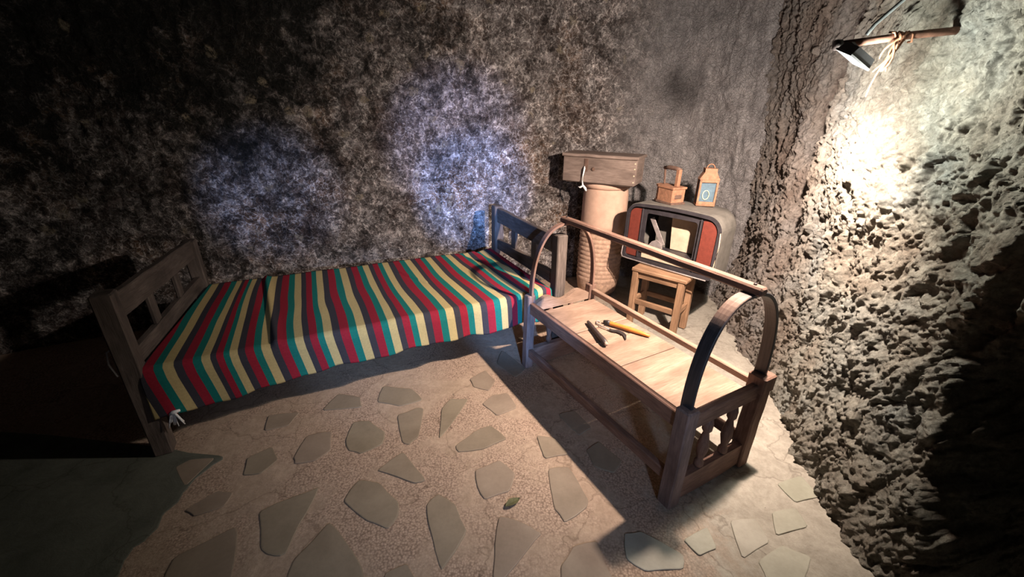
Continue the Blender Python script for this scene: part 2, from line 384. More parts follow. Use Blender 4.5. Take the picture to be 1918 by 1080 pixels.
class Geo:
    """collects pieces of one part; keeps a grain direction per vertex"""
    def __init__(s): s.v = []; s.f = []; s.g = []; s.w = []
    def add(s, vs, fs, gs, ws=None):
        b = len(s.v); s.v += [tuple(q) for q in vs]; s.g += [tuple(q) for q in gs]
        s.w += list(ws) if ws is not None else [0.0] * len(vs)
        s.f += [tuple(i + b for i in f) for f in fs]; return s
    def beam(s, p0, p1, w, h, up=(0, 0, 1), bev=0.004, seg=1, wob=0.0, taper=1.0):
        p0 = Vector(p0); p1 = Vector(p1); ax = (p1 - p0); L = ax.length; ax.normalize()
        up = Vector(up); side = ax.cross(up)
        if side.length < 1e-4: side = ax.cross(Vector((1, 0, 0)))
        side.normalize(); up = side.cross(ax)
        off = Vector((random.random() * 9, random.random() * 9, random.random() * 9))
        def ringpts(k, ww, hh):
            b = min(bev, ww * .3, hh * .3); x, y = ww / 2, hh / 2
            return [(x - b, -y), (x, -y + b), (x, y - b), (x - b, y), (-x + b, y), (-x, y - b), (-x, -y + b), (-x + b, -y)]
        rings = [(0, 0.0, 0.9), (bev, 0, 1)]
        n = max(1, seg)
        stations = [(0.0, True)] + [(bev + (L - 2 * bev) * i / n, False) for i in range(n + 1)] + [(L, True)]
        vs = []; gs = []
        for (d, end) in stations:
            k = 1 + (taper - 1) * d / L
            ww, hh = w * k, h * k
            if end: ww -= 2 * bev; hh -= 2 * bev
            wx = random.uniform(-wob, wob) if wob else 0; wz = random.uniform(-wob, wob) if wob else 0
            for (x, y) in ringpts(d, ww, hh):
                q = p0 + ax * d + side * (x + wx) + up * (y + wz)
                vs.append(q); gs.append((d + off.x, x + off.y, y + off.z))
        fs = []
        m = len(stations)
        for i in range(m - 1):
            for j in range(8):
                a = i * 8 + j; b_ = i * 8 + (j + 1) % 8
                fs.append((a, a + 8, b_ + 8, b_))
        fs.append(tuple(range(8))); fs.append(tuple((m - 1) * 8 + j for j in reversed(range(8))))
        return s.add(vs, fs, gs)
    def sweep(s, pts, radii, n=10, cap=True, flat=None, upref=(0, 0, 1), ws=None):
        """tube along pts; flat=(w,h) gives a rectangular ribbon section instead"""
        pts = [Vector(p) for p in pts]; vs = []; gs = []; wl = []
        off = Vector((random.random() * 9, random.random() * 9, random.random() * 9)); d = 0
        if not hasattr(radii, '__len__'): radii = [radii] * len(pts)
        for i, p in enumerate(pts):
            tdir = (pts[min(i + 1, len(pts) - 1)] - pts[max(i - 1, 0)]).normalized()
            a = tdir.cross(Vector(upref))
            if a.length < 1e-3: a = tdir.cross(Vector((1, 0, 0)))
            a.normalize(); b = a.cross(tdir)
            if i: d += (p - pts[i - 1]).length
            if flat:
                w_, h_ = flat[0] / 2, flat[1] / 2; c = min(w_, h_) * 0.35
                sec = [(w_ - c, -h_), (w_, -h_ + c), (w_, h_ - c), (w_ - c, h_), (-w_ + c, h_), (-w_, h_ - c), (-w_, -h_ + c), (-w_ + c, -h_)]
            else:
                sec = [(radii[i] * math.cos(2 * math.pi * j / n), radii[i] * math.sin(2 * math.pi * j / n)) for j in range(n)]
            for (x, y) in sec:
                vs.append(p + a * x + b * y); gs.append((d + off.x, x + off.y, y + off.z)); wl.append(ws[i] if ws else 0.0)
        k = len(sec); fs = []
        for i in range(len(pts) - 1):
            for j in range(k):
                fs.append((i * k + j, i * k + (j + 1) % k, (i + 1) * k + (j + 1) % k, (i + 1) * k + j))
        if cap:
            fs.append(tuple(reversed(range(k)))); fs.append(tuple((len(pts) - 1) * k + j for j in range(k)))
        return s.add(vs, fs, gs, wl)
    def lathe(s, prof, n=24, center=(0, 0, 0), sx=1.0, sy=1.0):
        vs = []; gs = []; c = Vector(center); ox = random.random() * 9
        for (r, z) in prof:
            for j in range(n):
                a = 2 * math.pi * j / n
                vs.append(c + Vector((r * sx * math.cos(a), r * sy * math.sin(a), z))); gs.append((z + ox, r * math.cos(a), r * math.sin(a)))
        fs = []
        for i in range(len(prof) - 1):
            for j in range(n):
                fs.append((i * n + j, i * n + (j + 1) % n, (i + 1) * n + (j + 1) % n, (i + 1) * n + j))
        fs.append(tuple(reversed(range(n)))); fs.append(tuple((len(prof) - 1) * n + j for j in range(n)))
        return s.add(vs, fs, gs)
    def prism(s, poly, ax0, ax1, ext, o=(0, 0, 0), scale2=1.0, c2=(0, 0)):
        """poly (2D) in the plane ax0/ax1 at o, extruded by vector ext, far end scaled by scale2 about c2"""
        ax0 = Vector(ax0); ax1 = Vector(ax1); ext = Vector(ext); o = Vector(o); n = len(poly)
        r = random.random() * 9
        vs = [o + ax0 * x + ax1 * y for x, y in poly] + [o + ext + ax0 * (c2[0] + (x - c2[0]) * scale2) + ax1 * (c2[1] + (y - c2[1]) * scale2) for x, y in poly]
        gs = [(x + r, y, 0) for x, y in poly] + [(x + r, y, ext.length) for x, y in poly]
        fs = [tuple(range(n)), tuple(reversed(range(n, 2 * n)))] + [(i, i + n, (i + 1) % n + n, (i + 1) % n) for i in range(n)]
        return s.add(vs, fs, gs)
    def frame(s, outer, inner, ax0, ax1, ext, o=(0, 0, 0)):
        """ring between two outlines with the same point count, extruded"""
        ax0 = Vector(ax0); ax1 = Vector(ax1); ext = Vector(ext); o = Vector(o); n = len(outer)
        P = lambda q: o + ax0 * q[0] + ax1 * q[1]
        vs = [P(q) for q in outer] + [P(q) for q in inner] + [P(q) + ext for q in outer] + [P(q) + ext for q in inner]
        gs = [(q[0], q[1], 0) for q in list(outer) + list(inner)] * 2
        fs = []
        for i in range(n):
            j = (i + 1) % n
            fs += [(i, j, n + j, n + i), (2 * n + i, 3 * n + i, 3 * n + j, 2 * n + j), (i, 2 * n + i, 2 * n + j, j), (n + i, n + j, 3 * n + j, 3 * n + i)]
        return s.add(vs, fs, gs)
    def build(s, name, mat, parent=None, smooth=False, label=None, recalc=True):
        me = bpy.data.meshes.new(name); me.from_pydata(s.v, [], s.f)
        if recalc:
            bm = bmesh.new(); bm.from_mesh(me); bmesh.ops.recalc_face_normals(bm, faces=bm.faces[:]); bm.to_mesh(me); bm.free()
        at = me.attributes.new('grain', 'FLOAT_VECTOR', 'POINT'); at.data.foreach_set('vector', np.array(s.g, dtype=np.float32).ravel())
        if any(s.w):
            a2 = me.attributes.new('worn', 'FLOAT', 'POINT'); a2.data.foreach_set('value', np.array(s.w, dtype=np.float32))
        me.update()
        o = link(name, me, mat, parent, smooth)
        if label: o['label'] = label
        return o

def rrect(x0, z0, x1, z1, r, n=5, r2=None):
    """rounded rectangle outline, radii may differ per corner (bl, br, tr, tl)"""
    rs = r if hasattr(r, '__len__') else (r, r, r, r)
    pts = []
    for (cx, cz, a0, q) in ((x0, z0, 180, 0), (x1, z0, 270, 1), (x1, z1, 0, 2), (x0, z1, 90, 3)):
        rr = rs[q]; sx = 1 if cx == x0 else -1; sz = 1 if cz == z0 else -1
        for i in range(n + 1):
            a = math.radians(a0 + 90 * i / n)
            pts.append((cx + sx * rr + rr * math.cos(a), cz + sz * rr + rr * math.sin(a)))
    return pts

# ------------------------------------------------------------------ floor
def grid_mesh(name, V, nu, nv, mat, attrs=None, smooth=True, parent=None):
    me = bpy.data.meshes.new(name)
    idx = np.arange(nu * nv).reshape(nu, nv)
    q = np.stack([idx[:-1, :-1], idx[1:, :-1], idx[1:, 1:], idx[:-1, 1:]], -1).reshape(-1, 4)
    me.vertices.add(nu * nv); me.vertices.foreach_set('co', V.astype(np.float32).ravel())
    me.loops.add(q.size); me.loops.foreach_set('vertex_index', q.astype(np.int32).ravel())
    me.polygons.add(len(q)); me.polygons.foreach_set('loop_start', np.arange(0, q.size, 4, dtype=np.int32))
    me.polygons.foreach_set('loop_total', np.full(len(q), 4, dtype=np.int32))
    me.polygons.foreach_set('use_smooth', np.full(len(q), smooth, dtype=bool))
    me.update(calc_edges=True); me.validate()
    for k, a in (attrs or {}).items():
        at = me.attributes.new(k, 'FLOAT', 'POINT'); at.data.foreach_set('value', a.astype(np.float32))
    return link(name, me, mat, parent)

nx, ny = 420, 400
gx, gy = np.meshgrid(np.linspace(-4.3, 2.4, nx), np.linspace(-2.2, 4.2, ny), indexing='ij')
P_ = np.stack([gx.ravel(), gy.ravel(), np.zeros(nx * ny)], 1)
P_[:, 2] = -0.004 + 0.002 * fbm(P_ * 3.0, 3, 5) + 0.0016 * fbm(P_ * 22.0, 2, 9)
floor = grid_mesh('floor', P_, nx, ny, M['floor']); floor['kind'] = 'structure'

STONES = [
 [(643,937),(671,898),(711,904),(747,940),(746,966),(726,990),(685,973)],
 [(485,957),(550,929),(598,911),(583,944),(561,981),(536,1035),(514,1041),(488,1028)],
 [(549,1048),(616,977),(638,999),(678,1061),(690,1110),(530,1110)],
 [(706,880),(755,845),(798,898),(777,904),(747,893)],
 [(799,944),(820,924),(853,944),(875,995),(828,1068),(817,1039),(802,977)],
 [(328,875),(357,860),(404,857),(346,911)],
 [(463,857),(510,836),(521,860),(488,886),(455,889)],
 [(552,868),(550,856),(575,815),(622,806),(620,842),(590,862)],
 [(647,824),(662,790),(691,787),(722,809),(716,831),(675,849),(653,843)],
 [(744,777),(781,763),(794,765),(784,818),(766,832),(753,827)],
 [(827,765),(844,746),(878,746),(844,796),(822,821)],
 [(903,756),(922,740),(950,735),(969,762),(931,778)],
 [(880,709),(909,693),(928,712),(916,731),(887,724)],
 [(853,834),(891,806),(919,796),(950,821),(906,840),(859,846)],
 [(603,768),(634,737),(675,743),(678,762)],
 [(495,806),(503,777),(562,771),(541,796)],
 [(890,879),(935,861),(965,885),(955,919),(908,935),(894,911)],
 [(1026,877),(1064,873),(1082,899),(1102,935),(1098,951),(1058,978),(1038,951)],
 [(935,966),(971,974),(1015,998),(991,1026),(943,1085),(923,1082),(927,1014)],
 [(1050,1060),(1074,1022),(1118,1012),(1133,1054),(1160,1100),(1055,1100)],
 [(1169,998),(1201,994),(1280,1038),(1280,1065),(1209,1069),(1173,1046)],
 [(1280,1010),(1324,986),(1343,1026),(1310,1040)],
 [(1005,815),(1040,820),(1065,850),(1020,858)],
 [(1367,974),(1415,970),(1442,1014),(1391,1046)],
 [(1446,958),(1490,950),(1514,986),(1454,1002)],
 [(300,1100),(325,1043),(441,985),(446,1005),(430,1100)],
 [(346,955),(408,918),(437,922),(419,948),(364,966)],
 [(722,1072),(762,1055),(785,1100),(715,1100)],
 [(1098,842),(1122,826),(1165,862),(1150,885),(1112,872)],
 [(1045,775),(1075,768),(1108,800),(1085,815)],
 [(1420,1050),(1465,1020),(1520,1042),(1505,1090),(1440,1095)],
 [(706,752),(718,722),(772,728),(792,748),(750,760)],
 [(1455,905),(1500,890),(1535,930),(1490,940)],
 [(940,655),(985,690),(965,706),(930,680)],
]
def flagstone(poly, base=-0.003, top=0.0015, name='paving_stone', mat=None):
    pts = [onz(u, v)[:2] for u, v in poly]
    c = np.mean(pts, axis=0)
    # one round of corner cutting keeps the split-stone outline but softens the points
    out = []
    for i in range(len(pts)):
        a, b = pts[i], pts[(i + 1) % len(pts)]
        m_ = a * 0.5 + b * 0.5; m_ = m_ + (m_ - c) * (0.035 if (i * 7 + len(pts)) % 3 else -0.03)
        out += [a * 0.93 + b * 0.07, m_, a * 0.07 + b * 0.93]
    n = len(out)
    vs = []
    for k, z in ((1.0, base), (0.99, top - 0.0012), (0.95, top)):
        vs += [(c[0] + (p[0] - c[0]) * k, c[1] + (p[1] - c[1]) * k, z) for p in out]
    fs = []
    for r_ in range(2):
        for i in range(n):
            j = (i + 1) % n; fs.append((r_ * n + i, r_ * n + j, (r_ + 1) * n + j, (r_ + 1) * n + i))
    fs.append(tuple(2 * n + i for i in range(n)))
    return Geo().add(vs, fs, vs).build(name, mat or M['slate'], floor)
for s_ in STONES:
    cx_ = np.mean([onz(u, v)[0] for u, v in s_])
    flagstone(s_, mat=M['slate_pale'] if cx_ > 0.5 else None)
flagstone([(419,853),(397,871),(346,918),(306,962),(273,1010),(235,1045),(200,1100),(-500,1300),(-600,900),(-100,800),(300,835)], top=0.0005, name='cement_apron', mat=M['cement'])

# ------------------------------------------------------------------ cave walls
def spline(pts, n):
    P = np.array(pts, float); P = np.vstack([2 * P[0] - P[1], P, 2 * P[-1] - P[-2]])
    out = []
    seg = len(P) - 3
    for i in range(seg):
        t = np.linspace(0, 1, 60, endpoint=(i == seg - 1))[:, None]
        a, b, c, d = P[i], P[i + 1], P[i + 2], P[i + 3]
        out.append(0.5 * ((2 * b) + (-a + c) * t + (2 * a - 5 * b + 4 * c - d) * t ** 2 + (-a + 3 * b - 3 * c + d) * t ** 3))
    C = np.vstack(out); L = np.r_[0, np.cumsum(np.linalg.norm(np.diff(C, axis=0), axis=1))]
    s = np.linspace(0, L[-1], n)
    Q = np.stack([np.interp(s, L, C[:, 0]), np.interp(s, L, C[:, 1])], 1)
    T = np.gradient(Q, axis=0); T /= np.linalg.norm(T, axis=1)[:, None]
    return Q, np.stack([T[:, 1], -T[:, 0]], 1), s        # inward normal (path runs clockwise seen from above)

CORNER = (1.86, 3.30)
back_path = [(-4.2, 1.0), (-3.7, 2.05), (-2.9, 2.62), (-2.1, 2.90), (-1.2, 3.24), (-0.2, 3.62), (0.5, 3.90), (1.1, 3.98), (1.6, 3.78), (1.93, 3.38), (2.2, 3.0)]
right_path = [(2.02, 3.9), (1.93, 3.35), (1.84, 2.9), (1.72, 2.55), (1.62, 2.15), (1.53, 1.75), (1.50, 1.4), (1.50, 1.12), (1.62, 0.8), (1.95, 0.5), (2.2, -0.4), (2.2, -2.1)]

def lean(z):    # how far the wall leans into the room with height
    return 0.02 * z + 0.10 * np.clip(z - 1.7, 0, 9) ** 1.6

def back_wall():
    nu, nv = 760, 330
    Q, Nn, s = spline(back_path, nu)
    z = np.linspace(-0.05, 3.3, nv)
    S, Z = np.meshgrid(np.arange(nu), z, indexing='ij'); S = S.ravel(); Z = Z.ravel()
    B = np.stack([Q[S, 0], Q[S, 1], Z], 1)
    N3 = np.stack([Nn[S, 0], Nn[S, 1], 0 * Z], 1)
    sm = np.clip((B[:, 0] - 0.75) / 0.5, 0, 1)
    near = np.clip((B[:, 0] - 1.35) / 0.4, 0, 1)
    d = 0.05 * fbm(B * 1.3, 3, 1) + 0.018 * fbm(B * 5, 3, 2) + 0.016 * ridge(B * 12, 3, 3) * (1 - 0.6 * sm) + 0.006 * fbm(B * 38, 3, 4)
    Bv = B * np.array([9, 9, 2.6]) + 0.6 * fbm(B * 3, 2, 31)[:, None]
    d += near * 0.035 * ridge(Bv, 4, 21)
    d = d * np.clip(1.0 - 0.0 * Z, 0, 1) + lean(Z)
    V = B + N3 * d[:, None]
    soot_and_shade = np.clip((0.3 - B[:, 0]) / 2.2, 0, 1) * (0.34 + 0.30 * np.clip(Z - 0.7, 0, 1.2)) + 0.16 + 0.34 * fbm(B * 2.0, 5, 61)  # sooty patches plus painted falloff of light toward the upper left
    # hearth smudge close to the corner
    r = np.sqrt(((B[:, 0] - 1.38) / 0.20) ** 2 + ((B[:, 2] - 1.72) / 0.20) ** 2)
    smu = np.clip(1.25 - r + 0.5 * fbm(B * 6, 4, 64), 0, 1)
    o = grid_mesh('wall_back', V, nu, nv, M['backwall'], {'soot_and_shade': soot_and_shade, 'smooth': sm * 0.85, 'smudge': smu})
    o['kind'] = 'structure'; return o

def right_wall():
    nu, nv = 800, 640
    Q, Nn, s = spline(right_path, 4000)
    # denser columns where the photograph looks
    y = Q[:, 1]; dens = np.where((y < 3.5) & (y > 0.4), 3.0, 0.5); cum = np.cumsum(dens); cum /= cum[-1]
    ii = np.searchsorted(cum, np.linspace(0, 1, nu)).clip(0, 3999)
    Q = Q[ii]; Nn = Nn[ii]
    z = np.concatenate([np.linspace(-0.05, 2.5, nv - 60), np.linspace(2.515, 3.3, 60)])
    S, Z = np.meshgrid(np.arange(nu), z, indexing='ij'); S = S.ravel(); Z = Z.ravel()
    B = np.stack([Q[S, 0], Q[S, 1], Z], 1)
    N3 = np.stack([Nn[S, 0], Nn[S, 1], 0 * Z], 1)
    near = np.clip((B[:, 1] - 2.2) / 0.6, 0, 1)          # toward the corner
    W = B + 0.05 * np.stack([fbm(B * 4, 3, 11), fbm(B * 4, 3, 12), fbm(B * 4, 3, 13)], 1)
    sl = W.copy(); sl[:, 2] = W[:, 2] * 0.62 + W[:, 1] * 0.35   # bedding leans
    d = 0.09 * fbm(B * 1.4, 3, 41)
    d += 0.026 * ridge(sl * 4.2, 4, 42)
    d += 0.014 * blocks(sl * 7.5, 43) * (1 - 0.5 * near)
    d += 0.008 * blocks(sl * 20, 51)
    d += 0.006 * blocks(sl * 46, 57)
    d += 0.012 * ridge(sl * 24, 3, 59)
    d += 0.007 * fbm(B * 70, 3, 71)
    Bv = B * np.array([8, 8, 2.4]) + 0.7 * fbm(B * 3, 2, 31)[:, None]
    d += near * 0.04 * ridge(Bv, 4, 21)
    # the hollow where the rock meets the plastered corner
    d -= 0.10 * np.exp(-((B[:, 1] - 2.42 + 0.12 * fbm(B * 2.5, 3, 93)) / 0.11) ** 2) * np.clip((Z - 0.7) / 0.5, 0, 1)
    # long crevice falling from the upper right
    cz = 1.72 - (B[:, 1] - 1.12) * 0.0; cl = np.abs((B[:, 1] - 1.14) - (Z - 1.1) * -0.10 + 0.05 * fbm(B * 5, 2, 88))
    d -= 0.07 * np.exp(-(cl / 0.03) ** 2) * np.clip((Z - 0.7) / 0.2, 0, 1)
    yb = np.interp(Z, [0, 0.1, 0.75, 1.0, 1.2], [0.98, 1.0, 1.17, 1.14, 1.0]) + 0.06 * fbm(B * 5, 3, 97)
    d -= 0.26 * np.clip((yb - B[:, 1]) / 0.10, 0, 1) * np.clip((1.12 - Z + 0.1 * fbm(B * 4, 2, 98)) / 0.15, 0, 1)
    # the foot of the wall creeps into the room
    foot = np.clip(1 - Z / 0.75, 0, 1)
    d += foot ** 1.5 * np.interp(B[:, 1], [0.3, 0.8, 1.1, 1.7, 2.2, 2.8, 3.3], [0.0, 0.10, 0.20, 0.08, 0.06, 0.12, 0.12])
    d += lean(Z) - 0.01
    # keep clear of the cradle, the lamp and the television
    V = B + N3 * d[:, None]
    lil = np.clip((B[:, 1] - 1.9) / 0.6, 0, 1)
    o = grid_mesh('wall_right', V, nu, nv, M['rock'], {'lilac': lil}); o['kind'] = 'structure'; return o

wb = back_wall(); wr = right_wall()

# rest of the cave: low rough shell behind and left of the viewer, and the roof
def shell(name, path, flip=False):
    nu, nv = 160, 60
    Q, Nn, s = spline(path, nu)
    z = np.linspace(-0.05, 3.3, nv)
    S, Z = np.meshgrid(np.arange(nu), z, indexing='ij'); S = S.ravel(); Z = Z.ravel()
    B = np.stack([Q[S, 0], Q[S, 1], Z], 1); N3 = np.stack([Nn[S, 0], Nn[S, 1], 0 * Z], 1)
    d = 0.08 * fbm(B * 1.3, 3, 1) + 0.04 * ridge(B * 5, 3, 2) + lean(Z)
    o = grid_mesh(name, B + N3 * d[:, None], nu, nv, M['backwall'], {'soot_and_shade': np.full(len(Z), 0.9), 'smooth': 0 * Z}); o['kind'] = 'structure'
shell('wall_left', [(-4.1, -2.1), (-4.25, -1.0), (-4.25, 0.2), (-4.2, 1.05)])
shell('wall_front', [(2.25, -2.05), (0.8, -2.15), (-1.5, -2.15), (-4.1, -2.05)])
nx, ny = 160, 160
gx, gy = np.meshgrid(np.linspace(-4.5, 2.5, nx), np.linspace(-2.4, 4.2, ny), indexing='ij')
C_ = np.stack([gx.ravel(), gy.ravel(), np.full(nx * ny, 3.0)], 1)
C_[:, 2] += 0.10 * fbm(C_ * 1.1, 3, 3) + 0.05 * ridge(C_ * 4, 3, 6)
ce = grid_mesh('ceiling', C_, nx, ny, M['backwall'], {'soot_and_shade': np.full(nx * ny, 0.7), 'smooth': np.zeros(nx * ny)}); ce['kind'] = 'structure'

# ------------------------------------------------------------------ bed
V3 = lambda a, z: Vector((a[0], a[1], z))
FL = np.array([-1.675, 1.534]); FR = np.array([0.300, 2.53]); BL = np.array([-2.02, 2.47]); BR = np.array([-0.13, 3.33])
bed = thing('bed', 'low wooden single bed with slatted headboard and footboard against the sooty wall', 'bed', (FL[0], FL[1], 0))
base = Vector((FL[0], FL[1], 0))
def bl(a, z): return Vector((a[0], a[1], z)) - base
ax_l = Vector((*(FR - FL), 0)).normalized()
for (p, zt, lab) in ((FL, 0.84, None), (BL, 0.775, None), (FR, 0.835, None), (BR, 0.84, None)):
    g = Geo().beam(bl(p, 0), bl(p, zt), 0.075, 0.075, up=ax_l, bev=0.006, seg=5, wob=0.002)
    g.build('post', M['bed'], bed)
def board(A, B, zA, zB, n, mat, name):
    """rails and slats between two posts; zA/zB: heights of rail centres"""
    a = bl(A, 0); b = bl(B, 0)
    Geo().beam(a + Vector((0, 0, zA[0])), b + Vector((0, 0, zB[0])), 0.035, 0.115, seg=6, wob=0.003).build('upper_rail', mat, bed)
    Geo().beam(a + Vector((0, 0, zA[1])), b + Vector((0, 0, zB[1])), 0.035, 0.085, seg=4, wob=0.002).build('lower_rail', mat, bed)
    for i in range(n):
        k = (i + 1) / (n + 1); q = a.lerp(b, k)
        z0 = zA[1] * (1 - k) + zB[1] * k; z1 = zA[0] * (1 - k) + zB[0] * k
        Geo().beam(q + Vector((0, 0, z0 + .04)), q + Vector((0, 0, z1 - .045)), 0.022, 0.075, up=ax_l.cross(Vector((0, 0, 1))), bev=0.005).build('slat', mat, bed)
board(FL, BL, (0.76, 0.50), (0.72, 0.50), 2, M['bed'], 'headboard')
board(FR, BR, (0.76, 0.525), (0.77, 0.53), 2, M['bed'], 'footboard')
for A, B in ((FL, FR), (BL, BR)):
    inn = Vector((*(((FL + FR + BL + BR) / 4) - (A + B) / 2), 0)).normalized() * 0.03
    Geo().beam(bl(A, 0.33) + inn, bl(B, 0.33) + inn, 0.04, 0.12).build('side_rail', M['bed'], bed)
mt = []
for k in (0.03, 0.97):
    for q in (0.03, 0.97):
        mt.append((FL * (1 - k) + FR * k) * (1 - q) + (BL * (1 - k) + BR * k) * q)
g = Geo()
vs = [bl(mt[i], z) for z in (0.34, 0.452) for i in (0, 2, 3, 1)]
g.add(vs, [(0, 1, 2, 3), (7, 6, 5, 4), (0, 4, 5, 1), (1, 5, 6, 2), (2, 6, 7, 3), (3, 7, 4, 0)], vs)
g.build('mattress_pad', M['mattress'], bed)

# ---- blanket
FY = [(314,672),(386,664),(436,659),(497,650),(561,637),(614,627),(677,617),(734,605),(785,598),(842,586),(892,577),(943,568),(981,560),(1012,553)]
BY = [405,451,477,515,559,597,641,684,720,762,800,838,871,901]
ZT = 0.468
def sparam(pt, A, B):
    d = B - A; return float(np.dot(pt - A, d) / np.dot(d, d))
def hit_s(u, A, B):
    """s at which the line A-B (height ZT) appears in pixel column u"""
    lo, hi = -0.2, 1.2
    for _ in range(40):
        m = (lo + hi) / 2; q = A + (B - A) * m
        c = RM.T @ (np.array([q[0], q[1], ZT]) - np.array([0, 0, CAM_H]))
        if 959 + F_PX * c[0] / c[2] < u: lo = m
        else: hi = m
    return lo
inset = 0.012
cFL = FL + (FR - FL) * 0.012 + (FL - BL) * 0.03; cFR = FR + (FL - FR) * 0.025 + (FR - BR) * 0.02
cBL = BL + (BR - BL) * 0.02; cBR = BR + (BL - BR) * 0.03
fs_ = np.array([hit_s(u, cFL, cFR) for u, v in FY]); bs_ = np.array([hit_s(u, cBL, cBR) for u in BY])
def stripe(s, t):
    """s along, t 0 back .. 1 front"""
    t2 = t ** 1.15
    nodes = bs_ * (1 - t2) + fs_ * t2
    k = np.arange(len(nodes)) + 0.0
    nodes = np.r_[nodes[0] - (nodes[1] - nodes[0]) , nodes, nodes[-1] + (nodes[-1] - nodes[-2])]
    return np.interp(s, nodes, np.r_[-1, k, len(k)])
ns, ntp, nh = 420, 70, 22
rows = []; st = []; wv = []
HEM = [(0.0, 0.215), (0.10, 0.225), (0.3, 0.27), (0.45, 0.275), (0.62, 0.285), (0.75, 0.27), (0.9, 0.275), (1.0, 0.27)]
sv = np.linspace(0, 1, ns)
def wrinkle(S, T):
    p = np.stack([S * 9, T * 3, 0 * S], 1)
    z = 0.006 * fbm(p, 3, 90)
    # creases
    def crease(s0, t0, s1, t1, w_, a_):
        dx, dy = (s1 - s0) * 2.1, (t1 - t0); L = math.hypot(dx, dy)
        px, py = (S - s0) * 2.1, (T - t0)
        al = np.clip((px * dx + py * dy) / L ** 2, 0, 1); r = (px * dy - py * dx) / L
        rr = np.sqrt((px - al * dx) ** 2 + (py - al * dy) ** 2)
        sg = np.where(r > 0, 1, -1)
        return a_ * np.exp(-(rr / w_) ** 2) * (0.3 + np.tanh(r / (w_ * .3)))
    z = z + crease(0.16, 0.0, 0.245, 0.98, 0.035, 0.012)
    z = z + crease(0.88, 0.1, 0.985, 0.95, 0.06, -0.016) + crease(0.93, 0.0, 1.0, 0.75, 0.05, -0.010) + crease(0.60, 0.25, 0.66, 0.5, 0.02, 0.006)
    z = z + 0.012 * np.clip((S - 0.92) / 0.08, 0, 1) - 0.010 * np.sin(np.clip(T, 0, 1) * math.pi) * np.sin(S * math.pi)
    return z
for j in range(ntp):
    t = j / (ntp - 1)
    A = cBL * (1 - t) + cFL * t; B = cBR * (1 - t) + cFR * t
    XY = A[None] * (1 - sv[:, None]) + B[None] * sv[:, None]
    zz = ZT + 0.004 + wrinkle(sv, np.full(ns, t)) - 0.012 * np.clip((t - .985) / .015, 0, 1)
    wig = 0.10 * fbm(np.stack([sv * 14, np.full(ns, t * 2.2), 0 * sv], 1), 2, 33) * math.sin(math.pi * t)
    rows.append(np.column_stack([XY, zz])); st.append(stripe(sv, t) + wig)
    wv.append(np.column_stack([sv * 2.1, np.full(ns, t), 0 * sv]))
outd = (FL - BL); outd = outd / np.linalg.norm(outd)
hemz = np.interp(sv, [h[0] for h in HEM], [h[1] for h in HEM]) + 0.006 * np.sin(sv * 37) + 0.004 * np.sin(sv * 71)
for j in range(1, nh + 1):
    k = j / nh
    XY = cFL[None] * (1 - sv[:, None]) + cFR[None] * sv[:, None]
    bulge = 0.012 * min(1, k * 5) + (0.014 * k) * (0.6 + 0.5 * np.sin(sv * 31 + 2 * np.sin(sv * 9))) 
    XY = XY + outd[None] * bulge[:, None]
    zz = (ZT - 0.008) * (1 - k) + hemz * k
    rows.append(np.column_stack([XY, zz]))
    st.append(stripe(sv - 0.018 * k * (1.1 - sv), 1.0))
    wv.append(np.column_stack([sv * 2.1, np.full(ns, 1 + k * 0.2), 0 * sv]))
R_ = np.array(rows); nr = R_.shape[0]
blk = grid_mesh('blanket', R_.reshape(-1, 3), nr, ns, M['blanket'], {'stripe': np.array(st).ravel()})
a_ = blk.data.attributes.new('weave', 'FLOAT_VECTOR', 'POINT'); a_.data.foreach_set('vector', np.array(wv, dtype=np.float32).ravel())
sol = blk.modifiers.new('thick', 'SOLIDIFY'); sol.thickness = 0.005; sol.offset = 0
tag(blk, 'woven blanket striped red, green, yellow and charcoal, spread over the bed', 'blanket')
# white knotted string hanging from the front hem near the headboard
tp = onz(376, 776, 0.25); hs = sparam(tp[:2], FL, FR)
q0 = FL + (FR - FL) * 0.047 + outd * 0.062
g = Geo()
for i in range(9):
    a = random.uniform(-.03, .03); b = random.uniform(-.012, .012)
    pts = [Vector((q0[0] + a * f * 1.0 + ax_l.x * a * .3, q0[1] + b * f, 0.235 - 0.065 * f * random.uniform(.7, 1.25))) for f in (0, .3, .6, 1)]
    g.sweep(pts, [0.005, 0.0045, 0.0035, 0.0025], 6)
g.sweep([Vector((q0[0] - .02, q0[1], .228)), Vector((q0[0], q0[1], .24)), Vector((q0[0] + .025, q0[1] + .01, .245))], [0.006, 0.010, 0.006], 8)
g.build('tassel', M['rope'], blk, smooth=True, label='white string tassel knotted at the hem')
hd = bl(FL, 0.55)
Geo().sweep([hd + Vector((-0.045, 0.03, 0.03)), hd + Vector((-0.055, -0.03, 0.02)), hd + Vector((-0.05, -0.045, -0.03)), hd + Vector((-0.03, -0.047, -0.09))], 0.004, 6).build('string', M['rope'], bed, smooth=True, label='frayed pale string tied to the post')

